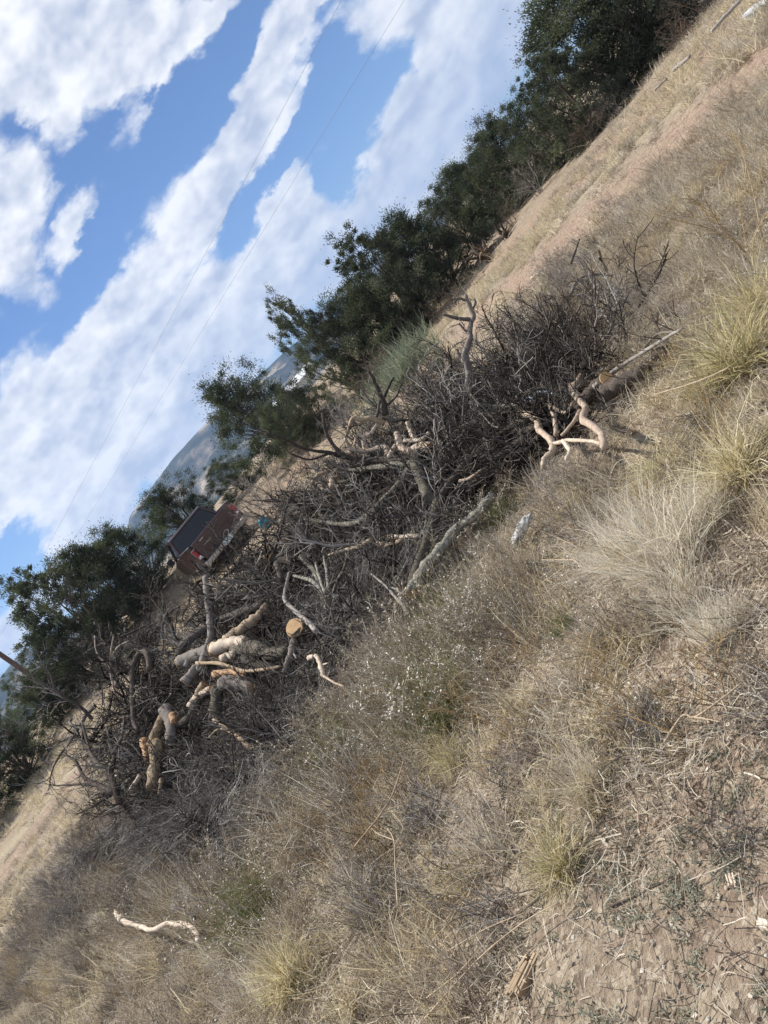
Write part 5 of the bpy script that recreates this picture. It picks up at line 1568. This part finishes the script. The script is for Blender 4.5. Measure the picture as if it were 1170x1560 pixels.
tag(o, 'white painted panel lying at the top right corner of the verge', 'panel')
p = P(1057, 58, 15.9); g = Geo()
t = np.linspace(0, 2 * math.pi, 40); c = np.stack([np.cos(t) * .19, .1 * np.sin(2 * t) * .2, np.sin(t) * .19], 1)
g.tubes(c[None], np.full((1, 40), .009), 5, np.array([.5])); z0 = float(terrain(p[0], p[1]))
tag(link('wire_hoop', g.mesh('wire_hoop', M['rust']), None, (p[0], p[1], max(p[2], z0 + .19)), (.1, .1, .5)), 'thin rusty hoop caught upright in the brown shrub near the top edge', 'hoop')

# ------------------------------------------------------------------ pickup
M['paint'] = plain('maroon_paint', (.060, .030, .026), .35, spec=.5, coat=.3, noise=.25, nscale=4)
M['paint_dark'] = plain('dusty_grey_paint', (.13, .125, .12), .45, spec=.4)
M['glass'] = plain('dark_glass', (.010, .013, .020), .12, spec=.5)
M['chrome'] = plain('chrome', (.38, .37, .36), .32, metal=1)
M['tyre'] = plain('tyre', (.02, .02, .02), .85)
M['tail_red'] = plain('red_lens', (.32, .02, .03), .3)
M['lens_white'] = plain('white_lens', (.75, .72, .72), .3)
M['plate'] = plain('plate', (.55, .68, .72), .4)
M['black_trim'] = plain('black_trim', (.02, .02, .022), .6)


def truck():
    p = P(352, 828, 23.4); z0 = float(terrain(p[0], p[1]))
    t = thing('pickup_truck', 'brown pickup truck parked beyond the brush pile, tailgate toward the viewer', 'truck', (p[0], p[1], z0), (0, 0, math.radians(19)))

    def part(name, geo, mat, parent=t, smooth=False, bevel=.02):
        o = link(name, geo.mesh(name, M[mat], smooth), parent)
        if bevel:
            b = o.modifiers.new('bevel', 'BEVEL'); b.width = bevel; b.segments = 2; b.limit_method = 'ANGLE'
        return o
    W = .97
    g = Geo(); g.box((0, 1.25, .66), (1.6, 2.2, .06)); part('bed_floor', g, 'black_trim')
    for s in (-1, 1):
        # box side with wheel opening
        prof = [(.02, .52), (.02, 1.22), (2.3, 1.24), (2.3, .50), (1.72, .50), (1.66, .72), (1.5, .88), (1.25, .95), (1.0, .88), (.84, .72), (.78, .50)]
        g = Geo()
        n = len(prof); x0, x1 = s * (W - .09), s * W
        v = [(x0, a, b) for a, b in prof] + [(x1, a, b) for a, b in prof]
        g.add(v, [(i, (i + 1) % n, n + (i + 1) % n, n + i) for i in range(n)])
        for xx in (x0, x1):
            top = [(xx, a, 1.23) for a in (.02, .45, .84, 1.0, 1.25, 1.5, 1.66, 2.0, 2.3)]
            low = [(xx, .02, .52), (xx, .45, .51), (xx, .84, .72), (xx, 1.0, .88), (xx, 1.25, .95), (xx, 1.5, .88), (xx, 1.66, .72), (xx, 2.0, .50), (xx, 2.3, .50)]
            g.add(top + low, [(i, i + 1, 10 + i, 9 + i) for i in range(8)])
        part('bed_side', g, 'paint')
        g = Geo(); g.box((s * (W - .05), 1.15, 1.25), (.10, 2.3, .03)); part('bed_rail', g, 'chrome', bevel=.005)
    g = Geo(); g.box((0, .03, .90), (1.60, .06, .66)); tg = part('tailgate', g, 'paint')
    g = Geo()
    for zz in (.74, .9, 1.06): g.box((0, -.004, zz), (1.42, .018, .035))
    part('tailgate_rib', g, 'paint', tg, bevel=.004)
    g = Geo(); g.box((0, -.012, 1.13), (.16, .02, .05)); part('handle', g, 'black_trim', tg, bevel=0)
    g = Geo(); g.box((-.45, -.01, 1.12), (.16, .014, .035)); part('badge', g, 'chrome', tg, bevel=0)
    for s in (-1, 1):
        g = Geo(); g.box((s * .90, -.01, .93), (.11, .05, .34)); l = part('tail_light', g, 'tail_red', bevel=.01)
        g = Geo(); g.box((s * .885, -.038, .80), (.10, .01, .07)); part('reversing_lens', g, 'lens_white', l, bevel=0)
        g = Geo(); g.box((s * .885, -.034, .93), (.155, .006, .38)); g = Geo().box((s * .885, -.037, 1.10), (.15, .01, .02)).box((s * .885, -.037, .76), (.15, .01, .02)).box((s * .958, -.03, .93), (.012, .02, .36)); part('lens_trim', g, 'chrome', l, bevel=0)
    g = Geo(); g.prism([(-.16, .40), (-.20, .44), (-.20, .58), (-.02, .60), (-.02, .40)], -W, W); part('rear_bumper', g, 'chrome')
    g = Geo(); g.box((0, -.212, .50), (.32, .012, .16)); part('licence_plate', g, 'plate', bevel=0)
    # cab
    g = Geo()
    prof = [(2.32, .48), (2.32, 1.22), (4.05, 1.20), (4.35, 1.16), (5.25, 1.06), (5.35, .95), (5.35, .48)]
    g.prism(prof, -W, W); part('body', g, 'paint')
    # greenhouse: pillars and roof round the glass
    zb, zt = 1.22, 1.80
    B = {'rl': (-.93, 2.36), 'rr': (.93, 2.36), 'fl': (-.93, 4.05), 'fr': (.93, 4.05)}
    Tt = {'rl': (-.74, 2.52), 'rr': (.74, 2.52), 'fl': (-.74, 3.45), 'fr': (.74, 3.45)}
    g = Geo()
    for k in B:
        a = np.array([*B[k], zb - .02]); b = np.array([*Tt[k], zt])
        g.tubes(np.stack([a, (a + b) / 2, b])[None], np.full((1, 3), .05), 6)
    part('cab_pillar', g, 'paint', smooth=True, bevel=0)
    g = Geo(); g.prism([(2.47, zt - .04), (2.5, zt + .02), (2.8, zt + .055), (3.2, zt + .05), (3.48, zt + .01), (3.5, zt - .04)], -.77, .77); part('roof', g, 'paint')
    def pane(nm, ks, inset=.0):
        v = [(*B[ks[0]], zb), (*B[ks[1]], zb), (*Tt[ks[1]], zt - .03), (*Tt[ks[0]], zt - .03)]
        v = np.array(v); c = v.mean(0); v = np.concatenate([v, v + (np.array([0, 3.0, 1.4]) - c) * .02])
        part(nm, Geo().add(v, [(0, 1, 2, 3), (7, 6, 5, 4), (0, 4, 5, 1), (1, 5, 6, 2), (2, 6, 7, 3), (3, 7, 4, 0)]), 'glass', bevel=0)
    pane('rear_window', ('rl', 'rr')); pane('side_window', ('rl', 'fl')); pane('side_window', ('rr', 'fr')); pane('windscreen', ('fl', 'fr'))
    g = Geo(); g.box((0, 2.40, 1.24), (1.7, .05, .05)); part('window_trim', g, 'black_trim', bevel=0)
    for s in (-1, 1):
        g = Geo(); g.box((s * 1.13, 3.75, 1.32), (.2, .07, .24)); g.box((s * 1.0, 3.76, 1.27), (.12, .03, .04)); part('wing_mirror', g, 'black_trim')
        g = Geo(); g.box((s * .975, 3.1, .86), (.012, 1.35, .5)); d = part('door', g, 'paint', bevel=.004)
        g = Geo(); g.box((s * .985, 2.6, 1.02), (.02, .14, .035)); part('handle', g, 'chrome', d, bevel=0)
        g = Geo(); g.box((s * .7, 5.36, .86), (.3, .03, .17)); part('headlight', g, 'lens_white', bevel=.01)
        for y in (1.25, 4.6):
            a = np.linspace(0, 2 * math.pi, 25)[:-1]
            ring = [(.0, .0), (.22, .0)]
            g = Geo(); n = 24; xs = [s * .96, s * .97, s * .95, s * .74, s * .72]; rs = [.20, .33, .37, .37, .20]
            v = np.array([[x_, y + math.cos(q) * r_, .37 + math.sin(q) * r_] for x_, r_ in zip(xs, rs) for q in a])
            q_ = [(k * n + i, k * n + (i + 1) % n, (k + 1) * n + (i + 1) % n, (k + 1) * n + i) for k in range(4) for i in range(n)]
            g.add(v, q_); w = part('wheel', g, 'tyre', smooth=True, bevel=0)
            g = Geo(); v = np.array([[s * .945, y, .37]] + [[s * .95, y + math.cos(q) * .2, .37 + math.sin(q) * .2] for q in a]); g.add(v, None, [(0, 1 + i, 1 + (i + 1) % n) for i in range(n)])
            part('rim', g, 'chrome', w, bevel=0)
    g = Geo(); g.box((0, 5.37, .84), (1.0, .04, .24)); part('grille', g, 'black_trim')
    g = Geo(); g.box((0, 5.42, .55), (1.9, .12, .18)); part('front_bumper', g, 'chrome')
    g = Geo(); g.box((0, 2.7, .44), (1.2, 4.8, .16)); part('chassis', g, 'black_trim')


truck()

# ------------------------------------------------------------------ far building, pole and wires
p = P(447, 586, 92); M['roof_white'] = plain('white_metal_roof', (.78, .80, .82), .35)
M['siding'] = plain('pale_siding', (.50, .52, .50), .7)
h = thing('mobile_home', 'long low building with a white metal roof glimpsed between the junipers below the mountain', 'building', (p[0], p[1], float(terrain(p[0], 92))), (0, 0, .12))
top = p[2] - float(terrain(p[0], 92))
g = Geo(); g.box((0, 2, (top - .3) / 2), (6.4, 4, top - .3)); link('wall', g.mesh('wall', M['siding'], False), h)
g = Geo(); g.prism([(-.4, top - .35), (-.4, top - .22), (2, top + .5), (4.4, top - .22), (4.4, top - .35)], -3.6, 3.6); link('roof', g.mesh('roof', M['roof_white'], False), h)
for x in (-2.2, 0, 2.2):
    g = Geo(); g.box((x, -.03, top * .5), (.9, .05, .7)); w = link('window', g.mesh('window', M['roof_white'], False), h)
    g = Geo(); g.box((x, -.06, top * .5), (.75, .03, .56)); link('pane', g.mesh('pane', M['glass'], False), w)

YP = 36.0
pb = P(45, 1027, YP); ptop = P(-62, 954, YP)
M['pole'] = plain('pole_wood', (.13, .085, .07), .85, noise=.3, nscale=6)
z0 = float(terrain(pb[0], YP))
pole = thing('utility_pole', 'brown utility pole rising out of the junipers at the far left', 'pole', (pb[0], YP, z0))
H_ = ptop[2] - z0; xo = ptop[0] - pb[0]
g = Geo(); g.tubes(np.array([[(0, 0, 0), (xo * .33, 0, H_ * .33), (xo * .66, 0, H_ * .66), (xo, 0, H_)]]), np.array([[.13, .12, .11, .10]]), 12, caps=True); link('pole_shaft', g.mesh('pole_shaft', M['pole']), pole)
g = Geo(); g.box((xo, 0, H_ - .35), (2.0, .1, .12)); arm = link('crossarm', g.mesh('crossarm', M['pole'], False), pole)
for s in (-.85, .85):
    g = Geo(); g.tubes(np.array([[(xo + s, 0, H_ - .3), (xo + s, 0, H_ - .22), (xo + s, 0, H_ - .12)]]), np.array([[.03, .05, .03]]), 8, caps=True); link('insulator', g.mesh('insulator', M['pale_metal']), arm)
M['wire'] = plain('wire', (.28, .30, .33), .5)
ZW = H_ + z0 - .12
for s, pix, lab in [(.85, [(251, 600), (318, 487), (446, 287), (533, 138), (600, 26)], 'overhead wire nearer the junipers, crossing the sky to the top edge'), (-.85, [(195, 600), (256, 492), (359, 308), (446, 154), (520, 0)], 'overhead wire higher in the sky, crossing the deep blue gap')]:
    st = np.array([pb[0] + xo + s, YP, ZW])
    # one straight span: fit the far end so that the wire runs through the traced sight lines at wire height
    rr_ = [ray(*q) for q in pix]
    far = rr_[-1]; mid = rr_[1]
    n_ = np.cross(far, mid); n_ = n_ / np.linalg.norm(n_)          # plane through the camera that holds the traced line
    C_ = np.array([0, 0, CAMH])
    st = st - n_ * ((st - C_) @ n_)                                # pole end slid on to that plane
    tt = (ZW - .1 - CAMH) / far[2]; en = C_ + far * tt
    d = en - st; en = st + d * 1.6
    k = 40; t_ = np.linspace(0, 1, k)[:, None]
    c = st + (en - st) * t_
    g = Geo(); g.tubes((c - st)[None], np.full((1, k), .0045), 5); o = link('power_line', g.mesh('power_line', M['wire']), None, st)
    tag(o, lab, 'power line', 'overhead wires')

# ------------------------------------------------------------------ haze
m, N_, L_ = newmat('haze')
vol = N_.new('ShaderNodeVolumePrincipled'); vol.inputs['Color'].default_value = (.50, .68, 1.0, 1); vol.inputs['Density'].default_value = HAZE; vol.inputs['Anisotropy'].default_value = .2
o_ = N_.new('ShaderNodeOutputMaterial'); L_.new(vol.outputs[0], o_.inputs['Volume'])
g = Geo(); g.box((0, 0, 230), (15600, 15600, 580))
tag(link('haze', g.mesh('haze', m, False)), 'thin blue daylight haze over the valley', None, None, 'stuff')
